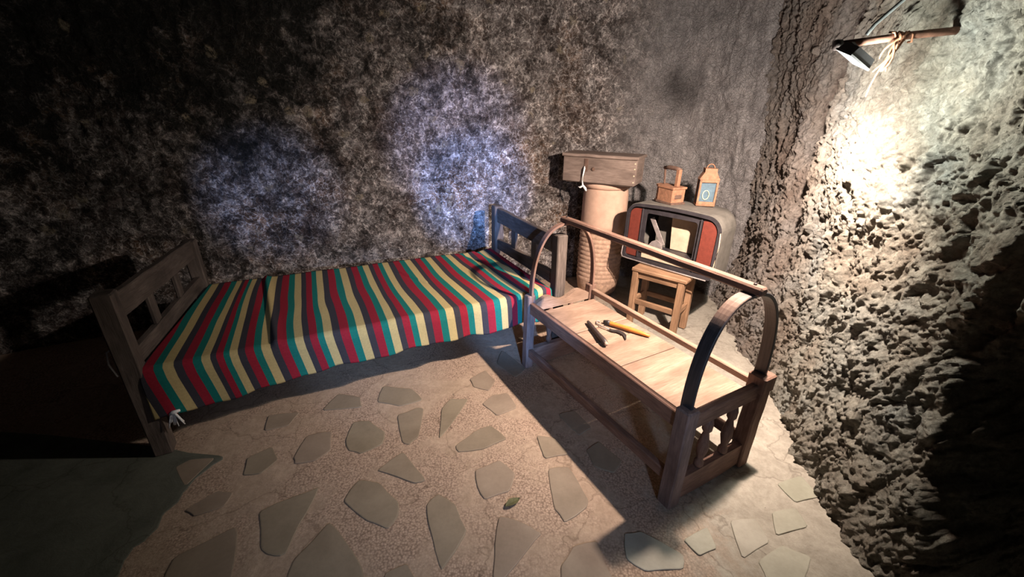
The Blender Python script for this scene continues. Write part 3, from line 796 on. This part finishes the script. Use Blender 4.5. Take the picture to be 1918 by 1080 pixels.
# ------------------------------------------------------------------ cradle
CW, CL = 0.477, 1.175
cr = thing('cradle', 'wooden cradle with two bentwood hoops joined by a long carrying rail', 'cradle', (0.688, 1.284, 0), math.atan2(0.492, 0.871))
h0 = 0.055
for (x, y, zt, mm) in ((0, 0, 0.505, 'cradle_cool_lit'), (CW, 0, 0.50, 'cradle'), (0, CL, 0.515, 'cradle_cool_lit'), (CW, CL, 0.50, 'cradle')):
    pw = 0.066 if y == 0 else 0.055
    g = Geo().beam((x, y, 0.0), (x, y, zt), pw, pw, up=(0, 1, 0), bev=0.006, seg=6, wob=0.0015)
    if y == 0 and x > 0: g.beam((x, y, zt - 0.07), (x, y, zt + 0.012), 0.085, 0.08, up=(0, 1, 0), bev=0.006)
    g.build('post', M[mm], cr)
# end frames: rocker board below, rail above, turned balusters between
def rocker(y):
    n = 14; P = []
    for i in range(n + 1):
        u = i / n; P.append((u * CW, 0.022 * abs(2 * u - 1) ** 2 * 0.6 + 0.008))
    for i in range(n, -1, -1):
        u = i / n; P.append((u * CW, 0.135))
    return Geo().prism(P, (1, 0, 0), (0, 0, 1), (0, 0.036, 0), (0, y - 0.018, 0))
for y in (0.0, CL):
    rocker(y).build('rocker', M['cradle'], cr)
    if y == 0:
        Geo().beam((0, y, 0.43), (CW, y, 0.43), 0.034, 0.075, seg=4, wob=0.001).build('end_rail', M['cradle'], cr)
        for k in (0.33, 0.67):
            prof = [(0.014, 0.0), (0.021, 0.012), (0.021, 0.03), (0.013, 0.045), (0.017, 0.065), (0.025, 0.10), (0.024, 0.13), (0.015, 0.175), (0.012, 0.19), (0.021, 0.205), (0.022, 0.235), (0.016, 0.262)]
            Geo().lathe(prof, 14, (k * CW, y, 0.132)).build('baluster', M['cradle'], cr, smooth=True)
    else:
        # far end: cross rail with a waved upper edge
        n = 24; P = [(0, 0.40), (CW, 0.40)] + [(CW * (1 - i / n), 0.462 + 0.022 * math.cos(4 * math.pi * i / n) * -1) for i in range(n + 1)]
        Geo().prism(P, (1, 0, 0), (0, 0, 1), (0, 0.034, 0), (0, y - 0.017, 0)).build('end_rail', M['plank'], cr, label='pale end rail with a waved top edge')
        for k in (0.33, 0.67):
            prof = [(0.014, 0.0), (0.020, 0.03), (0.013, 0.05), (0.023, 0.12), (0.013, 0.19), (0.020, 0.22), (0.016, 0.262)]
            Geo().lathe(prof, 14, (k * CW, y, 0.14)).build('baluster', M['cradle'], cr, smooth=True)
# long side rails and lower stretchers
for x in (0.0, CW):
    rh = 0.075 if x == 0 else 0.034
    Geo().beam((x, 0.03, 0.466 - rh / 2), (x, CL - 0.03, 0.472 - rh / 2), 0.030, rh, seg=8, wob=0.0012).build('side_rail', M['plank'] if x else M['handle'], cr)
    Geo().beam((x, 0.03, 0.135), (x, CL - 0.03, 0.115), 0.03, 0.055, seg=8, wob=0.0015).build('stretcher', M['cradle'], cr)
# floor of the cradle: four boards laid across
ys = [0.022, 0.44, 0.665, 0.80, CL - 0.06]
for i in range(4):
    y0, y1 = ys[i] + 0.0015, ys[i + 1] - 0.0015
    zt = 0.412 + (0.003 if i % 2 else 0)
    if i == 3: zt += 0.002
    Geo().beam((0.017, (y0 + y1) / 2, zt - 0.009), (CW - 0.021, (y0 + y1) / 2, zt - 0.009), y1 - y0, 0.018, bev=0.003).build('plank', M['plank'], cr)
for x in (0.03, CW - 0.03):
    Geo().beam((x, 0.04, 0.39), (x, CL - 0.04, 0.39), 0.02, 0.022).build('ledger', M['cradle'], cr)
# hoops
def hoop(y, wid, worn_c):
    pts = []; ws = []; n = 40; R = CW / 2
    pts.append((0.004, y, 0.455)); ws.append(0)
    for i in range(n + 1):
        a = math.pi * i / n
        ex = 0.80
        cx = -math.copysign(abs(math.cos(a)) ** ex, math.cos(a)); sz = math.sin(a) ** 0.92
        pts.append((R + R * 0.985 * cx, y, 0.53 + 0.405 * sz)); ws.append(0.62 * math.exp(-((a - worn_c) / 0.42) ** 2))
    pts.append((CW - 0.004, y, 0.455)); ws.append(0)
    g = Geo().sweep(pts, 0.01, flat=(0.015, wid), upref=(0, 1, 0), ws=ws)
    return g
hoop(0.012, 0.052, 1.15).build('hoop', M['arch'], cr, label='black bentwood hoop worn bare near its top')
hoop(CL - 0.01, 0.036, 9).build('hoop', M['handle'], cr, label='slim brown bentwood hoop')
g = Geo().beam((CW / 2, -0.035, 0.958), (CW / 2, CL + 0.04, 0.953), 0.044, 0.034, bev=0.007, seg=10, wob=0.001)
g.build('carrying_rail', M['handle'], cr, label='long flat carrying rail')
for (y, z) in ((0.005, 0.976), (CL - 0.005, 0.972)):
    Geo().lathe([(0.006, 0), (0.007, 0.003), (0.004, 0.005)], 8, (CW / 2, y, z)).build('nail', M['iron'], cr)

# tools lying on the cradle boards
def loc2(u, v, z): q = onz(u, v, z); return Vector(q)
zb = 0.4185
a = loc2(1101, 606, zb); b = loc2(1134, 648, zb)
root = thing('knife_handle', 'short black tool handle lying on the cradle boards beside the orange-handled sickle', 'tool', ((a + b) / 2))
c0 = (a + b) / 2
Geo().sweep([a - c0 + Vector((0, 0, .014)), a.lerp(b, .1) - c0 + Vector((0, 0, .013)), a.lerp(b, .55) - c0 + Vector((0, 0, .014)), a.lerp(b, .85) - c0 + Vector((0, 0, .017)), b - c0 + Vector((0, 0, .017))], [0.008, 0.012, 0.013, 0.016, 0.014], 12).build('grip', M['grip'], root, smooth=True)
dr = (b - a).normalized()
Geo().sweep([b - c0 + Vector((0, 0, .017)), b - c0 + dr * 0.012 + Vector((0, 0, .017))], [0.012, 0.009], 12).build('end_cap', M['knob_wood'], root, smooth=True, label='pale worn end cap')
a = loc2(1137, 607, zb); b = loc2(1217, 632, zb); t0 = loc2(1117, 602, zb)
root = thing('sickle', 'small sickle with an orange wooden handle lying on the cradle boards', 'sickle', a)
Z_ = Vector((0, 0, 0.013)); d_ = b - a
Geo().sweep([Z_, d_ * .08 + Z_, d_ * .3 + Z_ * 1.05, d_ * .55 + Z_, d_ * .8 + Z_ * .85, d_ * .96 + Z_ * .7, d_ + Z_ * .6], [0.010, 0.0125, 0.0115, 0.014, 0.0115, 0.008, 0.004], 14).build('handle', M['orange'], root, smooth=True, label='orange lacquered handle')
Geo().sweep([(t0 - a) * .35 + Z_, -d_ * 0.0 + Z_, d_ * .07 + Z_], [0.008, 0.0135, 0.0135], 12).build('ferrule', M['iron'], root, smooth=True)
bl1 = [loc2(*p, zb) - a for p in ((1124, 604), (1118, 602), (1117, 607), (1128, 613), (1141, 618))]
Geo().sweep([Vector((p.x, p.y, 0.006)) for p in bl1], 0.0035, 8).build('tang', M['tv_grey'], root, smooth=True, label='thin grey wire tang')
bl2 = [loc2(*p, zb) - a for p in ((1139, 617), (1147, 620), (1156, 621), (1164, 624), (1170, 629), (1172, 637))]
g = Geo(); vs = []; nB = len(bl2)
for i, p in enumerate(bl2):
    tdir = (bl2[min(i + 1, nB - 1)] - bl2[max(i - 1, 0)]).normalized(); sd_ = Vector((-tdir.y, tdir.x, 0))
    wd = (0.006, 0.010, 0.012, 0.012, 0.009, 0.002)[i]
    for k, z in ((1, 0.003), (1, 0.007), (-1, 0.006), (-1, 0.003)): vs.append(Vector((p.x, p.y, 0)) + sd_ * wd * k + Vector((0, 0, z)))
fs = [(i * 4 + k, i * 4 + (k + 1) % 4, i * 4 + 4 + (k + 1) % 4, i * 4 + 4 + k) for i in range(nB - 1) for k in range(4)] + [(3, 2, 1, 0), tuple((nB - 1) * 4 + k for k in range(4))]
g.add(vs, fs, vs).build('blade', M['iron'], root, label='short dark hooked blade')

# ------------------------------------------------------------------ stool under the television
SZ = 0.472
sFL = np.array(onz(1183, 500, SZ)[:2]); sFR = np.array(onz(1287, 527, SZ)[:2])
e = (sFR - sFL); SW = np.linalg.norm(e); e /= SW; p = np.array([-e[1], e[0]])
stool = thing('stool', 'small golden wood stool carrying the old television in the corner', 'stool', (sFL[0], sFL[1], 0), math.atan2(e[1], e[0]))
SD = 0.27
Geo().beam((0, SD / 2, SZ - 0.014), (SW, SD / 2, SZ - 0.014), SD, 0.028, bev=0.006).build('seat', M['stool'], stool)
for x in (0.03, SW - 0.04):
    for y in (0.03, SD - 0.03):
        Geo().beam((x, y, 0), (x, y, SZ - 0.028), 0.046, 0.046, up=(0, 1, 0), bev=0.004).build('leg', M['stool'], stool)
for y in (0.03, SD - 0.03):
    Geo().beam((0.05, y, SZ - 0.055), (SW - 0.06, y, SZ - 0.055), 0.02, 0.05).build('apron', M['stool'], stool)
    Geo().beam((0.05, y, 0.20), (SW - 0.06, y, 0.20), 0.022, 0.042).build('stretcher', M['stool'], stool)
for x in (0.03, SW - 0.04):
    Geo().beam((x, 0.05, SZ - 0.055), (x, SD - 0.05, SZ - 0.055), 0.02, 0.05).build('apron', M['stool'], stool)
    Geo().beam((x, 0.05, 0.20), (x, SD - 0.05, 0.20), 0.022, 0.042).build('stretcher', M['stool'], stool)

# ------------------------------------------------------------------ television
tz0 = SZ + 0.012
tL = np.array([0.885, 3.17]); tR = np.array([1.375, 2.65])
te = tR - tL; TW = float(np.linalg.norm(te)); te /= TW
tv = thing('television', 'gutted old television with red-brown side panels standing on the stool', 'television', (tL[0], tL[1], tz0), math.atan2(te[1], te[0]))
TH = 0.43
def tvoutline(m, n=8):
    """front outline inset by m: rounded corners, crowned top"""
    pts = rrect(m, m, TW - m, TH - m, (0.03, 0.03, max(0.02, 0.10 - m), max(0.02, 0.085 - m)), n)
    out = []
    for i in range(len(pts)):
        a, b = pts[i], pts[(i + 1) % len(pts)]
        k = 6 if math.hypot(a[0] - b[0], a[1] - b[1]) > 0.1 else 1
        for j in range(k):
            x = a[0] + (b[0] - a[0]) * j / k; z = a[1] + (b[1] - a[1]) * j / k
            if z > TH * 0.5: z += 0.018 * math.sin(math.pi * x / TW) - 0.0
            out.append((x, z))
    return out
O0 = tvoutline(0.0); O1 = tvoutline(0.022)
# casing: front ring, body shell tapering to the rear
g = Geo(); n = len(O0)
secs = [(0.0, 1.0), (0.04, 1.0), (0.24, 0.985), (0.30, 0.93), (0.46, 0.70), (0.47, 0.66)]
vs = []; cx, cz = TW / 2, TH * 0.52
for (dy, k) in secs:
    for (x, z) in O0:
        zz = (cz + (z - cz) * (0.55 + 0.45 * k)) if z > cz else z * 1.0 + (1 - k) * 0.10
        vs.append((cx + (x - cx) * k, dy, zz))
fs = []
for i in range(len(secs) - 1):
    for j in range(n): fs.append((i * n + j, i * n + (j + 1) % n, (i + 1) * n + (j + 1) % n, (i + 1) * n + j))
fs.append(tuple(reversed([(len(secs) - 1) * n + j for j in range(n)])))
g.add(vs, fs, vs)
cs = g.build('casing', M['tv_case'], tv, smooth=False)
sm_ = cs.modifiers.new('thick', 'SOLIDIFY'); sm_.thickness = 0.008; sm_.offset = -1 if False else 0
Geo().frame(O0, O1, (1, 0, 0), (0, 0, 1), (0, -0.018, 0), (0, 0.004, 0)).build('bezel', M['tv_black'], tv)
# inner mask with the big opening
px0, px1 = 0.125, TW - 0.155
inner_o = rrect(0.025, 0.022, TW - 0.025, TH - 0.022, 0.06, 8)
inner_i = rrect(px0 + 0.03, 0.105, px1 - 0.015, TH - 0.055, 0.025, 8)
Geo().frame(inner_o, inner_i, (1, 0, 0), (0, 0, 1), (0, 0.012, 0), (0, 0.010, 0)).build('mask', M['tv_black'], tv)
Geo().prism(rrect(0.027, 0.03, px0, TH - 0.030, (0.012, 0.004, 0.004, 0.05), 5), (1, 0, 0), (0, 0, 1), (0, -0.012, 0), (0, 0.010, 0)).build('speaker_panel', M['tv_red'], tv, label='red-brown left speaker panel')
Geo().prism(rrect(px1 + 0.025, 0.03, TW - 0.030, TH - 0.032, (0.004, 0.012, 0.06, 0.004), 5), (1, 0, 0), (0, 0, 1), (0, -0.012, 0), (0, 0.010, 0)).build('speaker_panel', M['tv_red'], tv, label='red-brown right speaker panel')
for x in (px0 + 0.004, px1 + 0.012):
    Geo().beam((x, -0.004, 0.03), (x, -0.004, TH - 0.025), 0.010, 0.012, up=(0, 1, 0), bev=0.002).build('divider', M['tv_black'], tv)
# what is left inside
Geo().prism([(px0 + 0.20, 0.115), (px1 - 0.03, 0.115), (px1 - 0.02, TH - 0.09), (px0 + 0.18, TH - 0.075)], (1, 0, 0), (0, 0, 1), (0, 0.003, 0), (0, 0.12, 0)).build('backing_paper', M['paper'], tv, label='stained pale paper inside the opening')
Geo().prism([(px0 + 0.03, 0.03), (px1, 0.03), (px1, TH - 0.06), (px0 + 0.03, TH - 0.06)], (1, 0, 0), (0, 0, 1), (0, 0.004, 0), (0, 0.20, 0)).build('back_plate', M['tv_case'], tv)
cv = [(px0 + 0.045 + 0.115 * (1 - math.cos(a)), 0.075, 0.14 + 0.19 * math.cos(a * 1.0)) for a in [math.radians(q) for q in range(0, 91, 9)]]
Geo().sweep([(x, y, z) for x, y, z in cv], 0.01, flat=(0.035, 0.006), upref=(0, 1, 0)).build('curved_bracket', M['tv_grey'], tv, label='scratched grey curved bracket')
Geo().prism([(px0 + 0.045, 0.112), (px0 + 0.16, 0.112), (px0 + 0.15, 0.15), (px0 + 0.11, 0.175), (px0 + 0.075, 0.155)], (1, 0, 0), (0, 0, 1), (0, 0.02, 0), (0, 0.06, 0)).build('chassis_scrap', M['tv_grey'], tv)
Geo().beam((px0 + 0.03, 0.07, 0.105), (px1 - 0.01, 0.07, 0.105), 0.12, 0.012).build('shelf', M['tv_black'], tv)
Geo().beam((px0 + 0.02, 0.0, 0.092), (px1 + 0.01, 0.0, 0.092), 0.02, 0.022).build('lower_bar', M['tv_black'], tv)
Geo().lathe([(0.010, 0), (0.012, 0.01), (0.006, 0.016)], 12, (px0 + 0.19, -0.008, 0.10)).build('knob', M['tv_grey'], tv)
Geo().prism([(px0 + 0.14, 0.098), (px0 + 0.165, 0.098), (px0 + 0.16, 0.118), (px0 + 0.145, 0.122)], (1, 0, 0), (0, 0, 1), (0, -0.012, 0), (0, -0.01, 0)).build('brass_tab', M['rust'], tv, label='small orange tab on the lower bar')
Geo().beam((px0 + 0.03, 0.012, 0.055), (px1, 0.012, 0.055), 0.012, 0.05).build('lower_panel', M['paper'], tv)
g = Geo()
g.sweep([(0.004, -0.012, 0.14), (0.000, -0.022, 0.03), (0.012, -0.026, 0.006), (0.06, -0.026, 0.004), (TW * 0.5, -0.026, 0.0), (TW - 0.03, -0.026, 0.0)], 0.0045, 8)
g.build('metal_trim', M['tv_grey'], tv, smooth=True, label='bright worn metal trim along the lower edge')
Geo().sweep([(TW - 0.004, -0.012, TH - 0.09), (TW + 0.003, -0.014, TH - 0.18), (TW - 0.002, -0.014, 0.12), (TW - 0.008, -0.012, 0.05)], 0.0035, 6).build('side_trim', M['cream'], tv, smooth=True, label='cream edge trim on the right side')
a_ = [(0.018 * math.cos(q), 0, 0.018 * math.sin(q)) for q in [math.radians(i * 18) for i in range(21)]]
Geo().sweep([(TW - 0.075 + x, -0.004, 0.075 + z) for x, y, z in a_], 0.003, 6).build('dial_ring', M['tv_grey'], tv, smooth=True)
for x in (0.06, TW - 0.07):
    for y in (0.06, 0.25): Geo().beam((x, y, -0.012), (x, y, 0.004), 0.03, 0.03, up=(0, 1, 0), bev=0.003).build('foot', M['tv_black'], tv)

def tvtop(u, v, z): q = onz(u, v, z); return (q[0], q[1], z)
# ---- charcoal iron on the television
tt = tz0 + TH + 0.022
ip = tvtop(1250, 378, tt)
ir = thing('charcoal_iron', 'rusty box iron with an upright handle standing on the television', 'iron', ip, math.radians(-68))
def boat(k=1.0):
    L, W_ = 0.105 * k, 0.062 * k
    return [(-L * 0.85, -W_ * .75), (-L * 0.5, -W_), (L * 0.3, -W_), (L, -W_), (L, W_), (L * 0.3, W_), (-L * 0.5, W_), (-L * 0.85, W_ * .75), (-L, 0.0)]
Geo().prism(boat(1.03), (1, 0, 0), (0, 1, 0), (0, 0, 0.014), (0, 0, 0)).build('sole_plate', M['rust_dark'], ir)
Geo().prism(boat(0.93), (1, 0, 0), (0, 1, 0), (0, 0, 0.095), (0, 0, 0.014)).build('body', M['rust'], ir)
Geo().prism(boat(1.02), (1, 0, 0), (0, 1, 0), (0, 0, 0.014), (0, 0, 0.109)).build('lid', M['rust'], ir)
Geo().beam((0.101, -0.03, 0.055), (0.101, 0.03, 0.055), 0.006, 0.028).build('vent', M['rust_dark'], ir)
Geo().beam((0.070, 0, 0.122), (0.070, 0, 0.245), 0.034, 0.026, up=(0, 1, 0)).build('handle_post', M['rust'], ir)
Geo().beam((-0.062, 0, 0.122), (-0.075, 0, 0.235), 0.016, 0.012, up=(0, 1, 0)).build('handle_post', M['rust_dark'], ir)
Geo().sweep([(-0.085, 0, 0.238), (-0.03, 0, 0.246), (0.03, 0, 0.246), (0.085, 0, 0.240)], [0.012, 0.015, 0.015, 0.012], 12).build('handle', M['rust_dark'], ir, smooth=True)
# ---- lantern
lp = tvtop(1318, 384, tt)
la = thing('lantern', 'small rusty lantern with a pale glass window standing on the television', 'lantern', lp, math.radians(-12))
w_, d2, hh = 0.064, 0.045, 0.185
Geo().beam((0, 0, 0), (0, 0, 0.014), 2 * w_, 2 * d2, up=(0, 1, 0)).build('base', M['rust'], la)
for x in (-w_ + 0.008, w_ - 0.008):
    for y in (-d2 + 0.006, d2 - 0.006):
        Geo().beam((x, y, 0.012), (x, y, hh), 0.014, 0.012, up=(0, 1, 0), bev=0.002).build('corner_post', M['rust'], la)
for z in (0.022, hh - 0.010):
    Geo().beam((-w_ + .006, -d2 + 0.005, z), (w_ - .006, -d2 + 0.005, z), 0.010, 0.020, bev=0.002).build('crossbar', M['rust'], la)
Geo().beam((0, 0, 0.014), (0, 0, hh), 2 * w_ - 0.014, 2 * d2 - 0.03, up=(0, 1, 0)).build('window_pane', M['dial'], la, label='pale blue-grey glass window')
rg = [(0.021 * math.cos(q) - 0.008, -d2 + 0.011, 0.078 + 0.032 * math.sin(q)) for q in [math.radians(i * 15) for i in range(25)]]
Geo().sweep(rg, 0.0035, 6, upref=(0, 1, 0)).build('oval_ring', M['dial_ring'], la, smooth=True)
Geo().prism([(-w_ - 0.004, 0), (w_ + 0.004, 0), (w_ * 0.62, 0.05), (w_ * 0.62, 0.075), (-w_ * 0.62, 0.075), (-w_ * 0.62, 0.05)], (1, 0, 0), (0, 0, 1), (0, 1.6 * d2, 0), (0, -0.8 * d2, hh)).build('hood', M['rust'], la)
rg = [(0.026 * math.cos(q), 0, hh + 0.072 + 0.030 * math.sin(q)) for q in [math.radians(i * 18) for i in range(11)]]
Geo().sweep(rg, 0.004, 6, upref=(0, 1, 0)).build('carry_ring', M['rust'], la, smooth=True)

# ------------------------------------------------------------------ clay jar and chest
jc = (0.795, 3.60)
jar = thing('clay_jar', 'tall dusty pink clay jar holding up the wooden chest by the wall', 'jar', (jc[0], jc[1], 0))
prof = [(0.155, 0.0), (0.175, 0.03), (0.190, 0.12)]
z = 0.14
while z < 0.56:
    prof += [(0.190, z), (0.196, z + 0.012), (0.190, z + 0.026), (0.187, z + 0.032)]; z += 0.040
prof_u = [(0.189, 0.58), (0.193, 0.66), (0.193, 0.80), (0.190, 0.90), (0.183, 0.945), (0.178, 0.955)]
Geo().lathe(prof + [(0.189, 0.58)], 48).build('lower_body', M['clay_low'], jar, smooth=True, label='ridged brown lower half')
Geo().lathe(prof_u, 48).build('upper_body', M['clay'], jar, smooth=True, label='smooth pink upper half')
Geo().lathe([(0.178, 0.955), (0.196, 0.965), (0.200, 0.985), (0.194, 1.003), (0.17, 1.003), (0.165, 0.96)], 48).build('rim', M['clay'], jar, smooth=True)
CZ = 1.004
cL = np.array([0.407, 3.55]); cRt = np.array([0.935, 3.27])
ce_ = cRt - cL; CWd = float(np.linalg.norm(ce_)); ce_ /= CWd
ch = thing('wooden_chest', 'flat grey-brown wooden chest balanced on top of the clay jar', 'chest', (cL[0], cL[1], CZ), math.atan2(ce_[1], ce_[0]))
CD, CH = 0.28, 0.215
Geo().beam((0, 0.011, CH / 2), (CWd, 0.011, CH / 2), 0.022, CH - 0.02).build('front_board', M['chest'], ch)
Geo().beam((0, CD - 0.011, CH / 2), (CWd, CD - 0.011, CH / 2), 0.022, CH - 0.02).build('back_board', M['chest'], ch)
for x in (0.011, CWd - 0.011):
    Geo().beam((x, 0.023, CH / 2), (x, CD - 0.023, CH / 2), 0.022, CH - 0.02).build('side_board', M['chest'], ch)
Geo().beam((0.02, CD / 2, 0.012), (CWd - 0.02, CD / 2, 0.012), CD - 0.03, 0.02).build('bottom_board', M['chest'], ch)
Geo().beam((-0.012, CD / 2, CH + 0.004), (CWd + 0.012, CD / 2, CH + 0.004), CD + 0.03, 0.024, bev=0.005, seg=6, wob=0.002).build('lid', M['chest'], ch)
Geo().beam((CWd * 0.33, -0.002, CH - 0.02), (CWd * 0.33, -0.002, CH * 0.45), 0.032, 0.006, up=(0, 1, 0), bev=0.001).build('hasp', M['rust_dark'], ch, label='rusty hasp')
Geo().lathe([(0.016, 0), (0.012, 0.008), (0.006, 0.012)], 12, (0, 0, 0)).build('lock_plate', M['rust_dark'], ch).matrix_local = Matrix.Translation((CWd * 0.43, 0.0, CH * 0.55)) @ Matrix.Rotation(math.radians(90), 4, 'X')
for z in (0.04, 0.09, 0.14, 0.18):
    Geo().lathe([(0.006, 0), (0.004, 0.004)], 8).build('nail', M['cream'], ch).matrix_local = Matrix.Translation((CWd - 0.012, 0.0, z)) @ Matrix.Rotation(math.radians(90), 4, 'X')
rp = [(0.345 * CWd - 0.02 + dx, dy, z) for dx, dy, z in ((0.0, -0.006, 0.135), (0.006, -0.022, 0.120), (0.003, -0.026, 0.07), (-0.004, -0.024, 0.02), (0.004, -0.026, -0.01), (0.028, -0.024, -0.035), (0.036, -0.022, -0.055))]
g = Geo().sweep(rp, [0.006, 0.008, 0.006, 0.006, 0.008, 0.011, 0.006], 8)
g.sweep([(rp[4][0] + .01, rp[4][1], rp[4][2]), (rp[4][0] - .02, rp[4][1], rp[4][2] - .02), (rp[4][0] - .035, rp[4][1], rp[4][2] - .015)], [0.007, 0.008, 0.004], 8)
cord = g.build('cord', M['rope'], None, smooth=True)
cord.location = ch.location; cord.rotation_euler = ch.rotation_euler
cord.parent = ch
cord.location = (0, 0, 0); cord.rotation_euler = (0, 0, 0); cord['label'] = 'short white knotted cord on the chest front'

# ------------------------------------------------------------------ flood lamp and its iron bar on the rock wall
br = thing('iron_bar', 'rusty iron bar driven into the rock wall above the flood lamp', 'bar', (1.60, 1.65, 1.83))
o_ = Vector((1.60, 1.65, 1.83)); tip = Vector((1.13, 1.675, 1.775))
Geo().sweep([Vector((0, 0, 0)), (tip - o_) * .5 + Vector((0, 0, .004)), tip - o_], [0.013, 0.012, 0.012], 14).build('rod', M['pipe'], br, smooth=True)
dn = (tip - o_).normalized()
Geo().sweep([tip - o_ - dn * 0.006, tip - o_ + dn * 0.012], [0.017, 0.017], 14).build('end_nut', M['iron'], br, smooth=True)
fl = thing('flood_lamp', 'small lit flood lamp hanging under the rusty bar on the rock wall', 'lamp', (1.150, 1.612, 1.728))
nrm = Vector((-0.46, 0.28, -0.84)).normalized()
sx = Vector((0.8, 0.25, -0.6)); sx = (sx - nrm * sx.dot(nrm)).normalized(); sy = nrm.cross(sx)
hp = [(-0.048, -0.04), (0.048, -0.04), (0.048, 0.04), (-0.048, 0.04)]
Geo().prism(hp, sx, sy, nrm * -0.026, (0, 0, 0), 0.86).build('housing', M['case'], fl)
Geo().frame([(x * 1.04, y * 1.04) for x, y in hp], [(x * .88, y * .86) for x, y in hp], sx, sy, nrm * 0.006, (0, 0, 0)).build('rim', M['case'], fl)
Geo().prism([(x * .87, y * .85) for x, y in hp], sx, sy, nrm * 0.002, nrm * 0.001).build('lit_panel', M['lit'], fl, label='glaring white lamp face')
Geo().beam(nrm * -0.024, Vector((0.002, 0.03, 0.05)), 0.016, 0.006, bev=0.001).build('hanger', M['iron'], fl)
cb = Geo().sweep([Vector(q) for q in ((1.205, 1.66, 1.805), (1.22, 1.655, 1.835), (1.27, 1.63, 1.90), (1.33, 1.60, 2.02), (1.36, 1.56, 2.2), (1.32, 1.50, 2.5))], 0.006, 8).build('cable', M['cable'], None, smooth=True)
tag(cb, 'thin grey cable running up the rock from the flood lamp', 'cable')
g = Geo()
b0 = Vector((1.315, 1.665, 1.80))
for k in range(6):
    pts = []; q = b0 + Vector((random.uniform(-.012, .02), random.uniform(-.01, .0), 0))
    L_ = random.choice((0.08, 0.12, 0.20))
    for i in range(7):
        f = i / 6
        pts.append(q + Vector((-0.045 * f + 0.010 * math.sin(5 * f + k), -0.016 + 0.012 * math.sin(4 * f + k * 2), 0.012 - L_ * f + 0.0)))
    g.sweep(pts, [0.004, 0.005, 0.004, 0.004, 0.003, 0.003, 0.002], 6)
g.sweep([b0 + Vector((0.006 * i, 0.017 * math.cos(i * 1.3), 0.017 * math.sin(i * 1.3))) for i in range(-4, 10)], 0.004, 6)
tag(g.build('wire_tie', M['rust'], None, smooth=True), 'rusty twisted wire tied round the iron bar, its ends hanging down', 'wire')

# ------------------------------------------------------------------ loose things on the floor and wall foot
lf = onz(960, 942)
g = Geo(); n = 12; vs = []
la_, lb = 0.040, 0.017
for i in range(n + 1):
    u = i / n; wd = lb * math.sin(math.pi * u) ** 0.8
    for s_ in (-1, 0, 1): vs.append((-la_ + 2 * la_ * u, s_ * wd, 0.003 + 0.005 * abs(s_) + 0.004 * math.sin(u * 5)))
fs = []
for i in range(n):
    for j in (0, 1): fs.append((i * 3 + j, i * 3 + 3 + j, i * 3 + 4 + j, i * 3 + 1 + j))
g.add(vs, fs, vs)
lo = g.build('leaf', M['leaf'], None); lo.location = (lf[0], lf[1], 0.001); lo.rotation_euler = (0, 0, math.radians(38))
sd = lo.modifiers.new('thick', 'SOLIDIFY'); sd.thickness = 0.0015
tag(lo, 'dry olive-green leaf lying on the paved floor', 'leaf')

def rock(name, loc, size, rotz, label, seed, mat='rock', rx=0):
    bm = bmesh.new(); bmesh.ops.create_icosphere(bm, subdivisions=4, radius=1)
    P = np.array([v.co[:] for v in bm.verts])
    k = 1 + 0.22 * blocks(P * 1.1 + seed, 7) + 0.10 * fbm(P * 3 + seed, 3, 3)
    P = np.sign(P) * np.abs(P) ** 0.8 * k[:, None] * np.array(size)
    for v, q in zip(bm.verts, P): v.co = q
    me = bpy.data.meshes.new(name); bm.to_mesh(me); bm.free()
    o = link(name, me, M[mat]); o.location = loc; o.rotation_euler = (rx, 0, rotz)
    return tag(o, label, 'rock')
q = onz(1578, 935)
rock('loose_stone', (q[0] - 0.0, q[1] + 0.015, 0.055), (0.045, 0.075, 0.075), 0.5, 'pale flat stone leaning at the foot of the rock wall', 3.0)
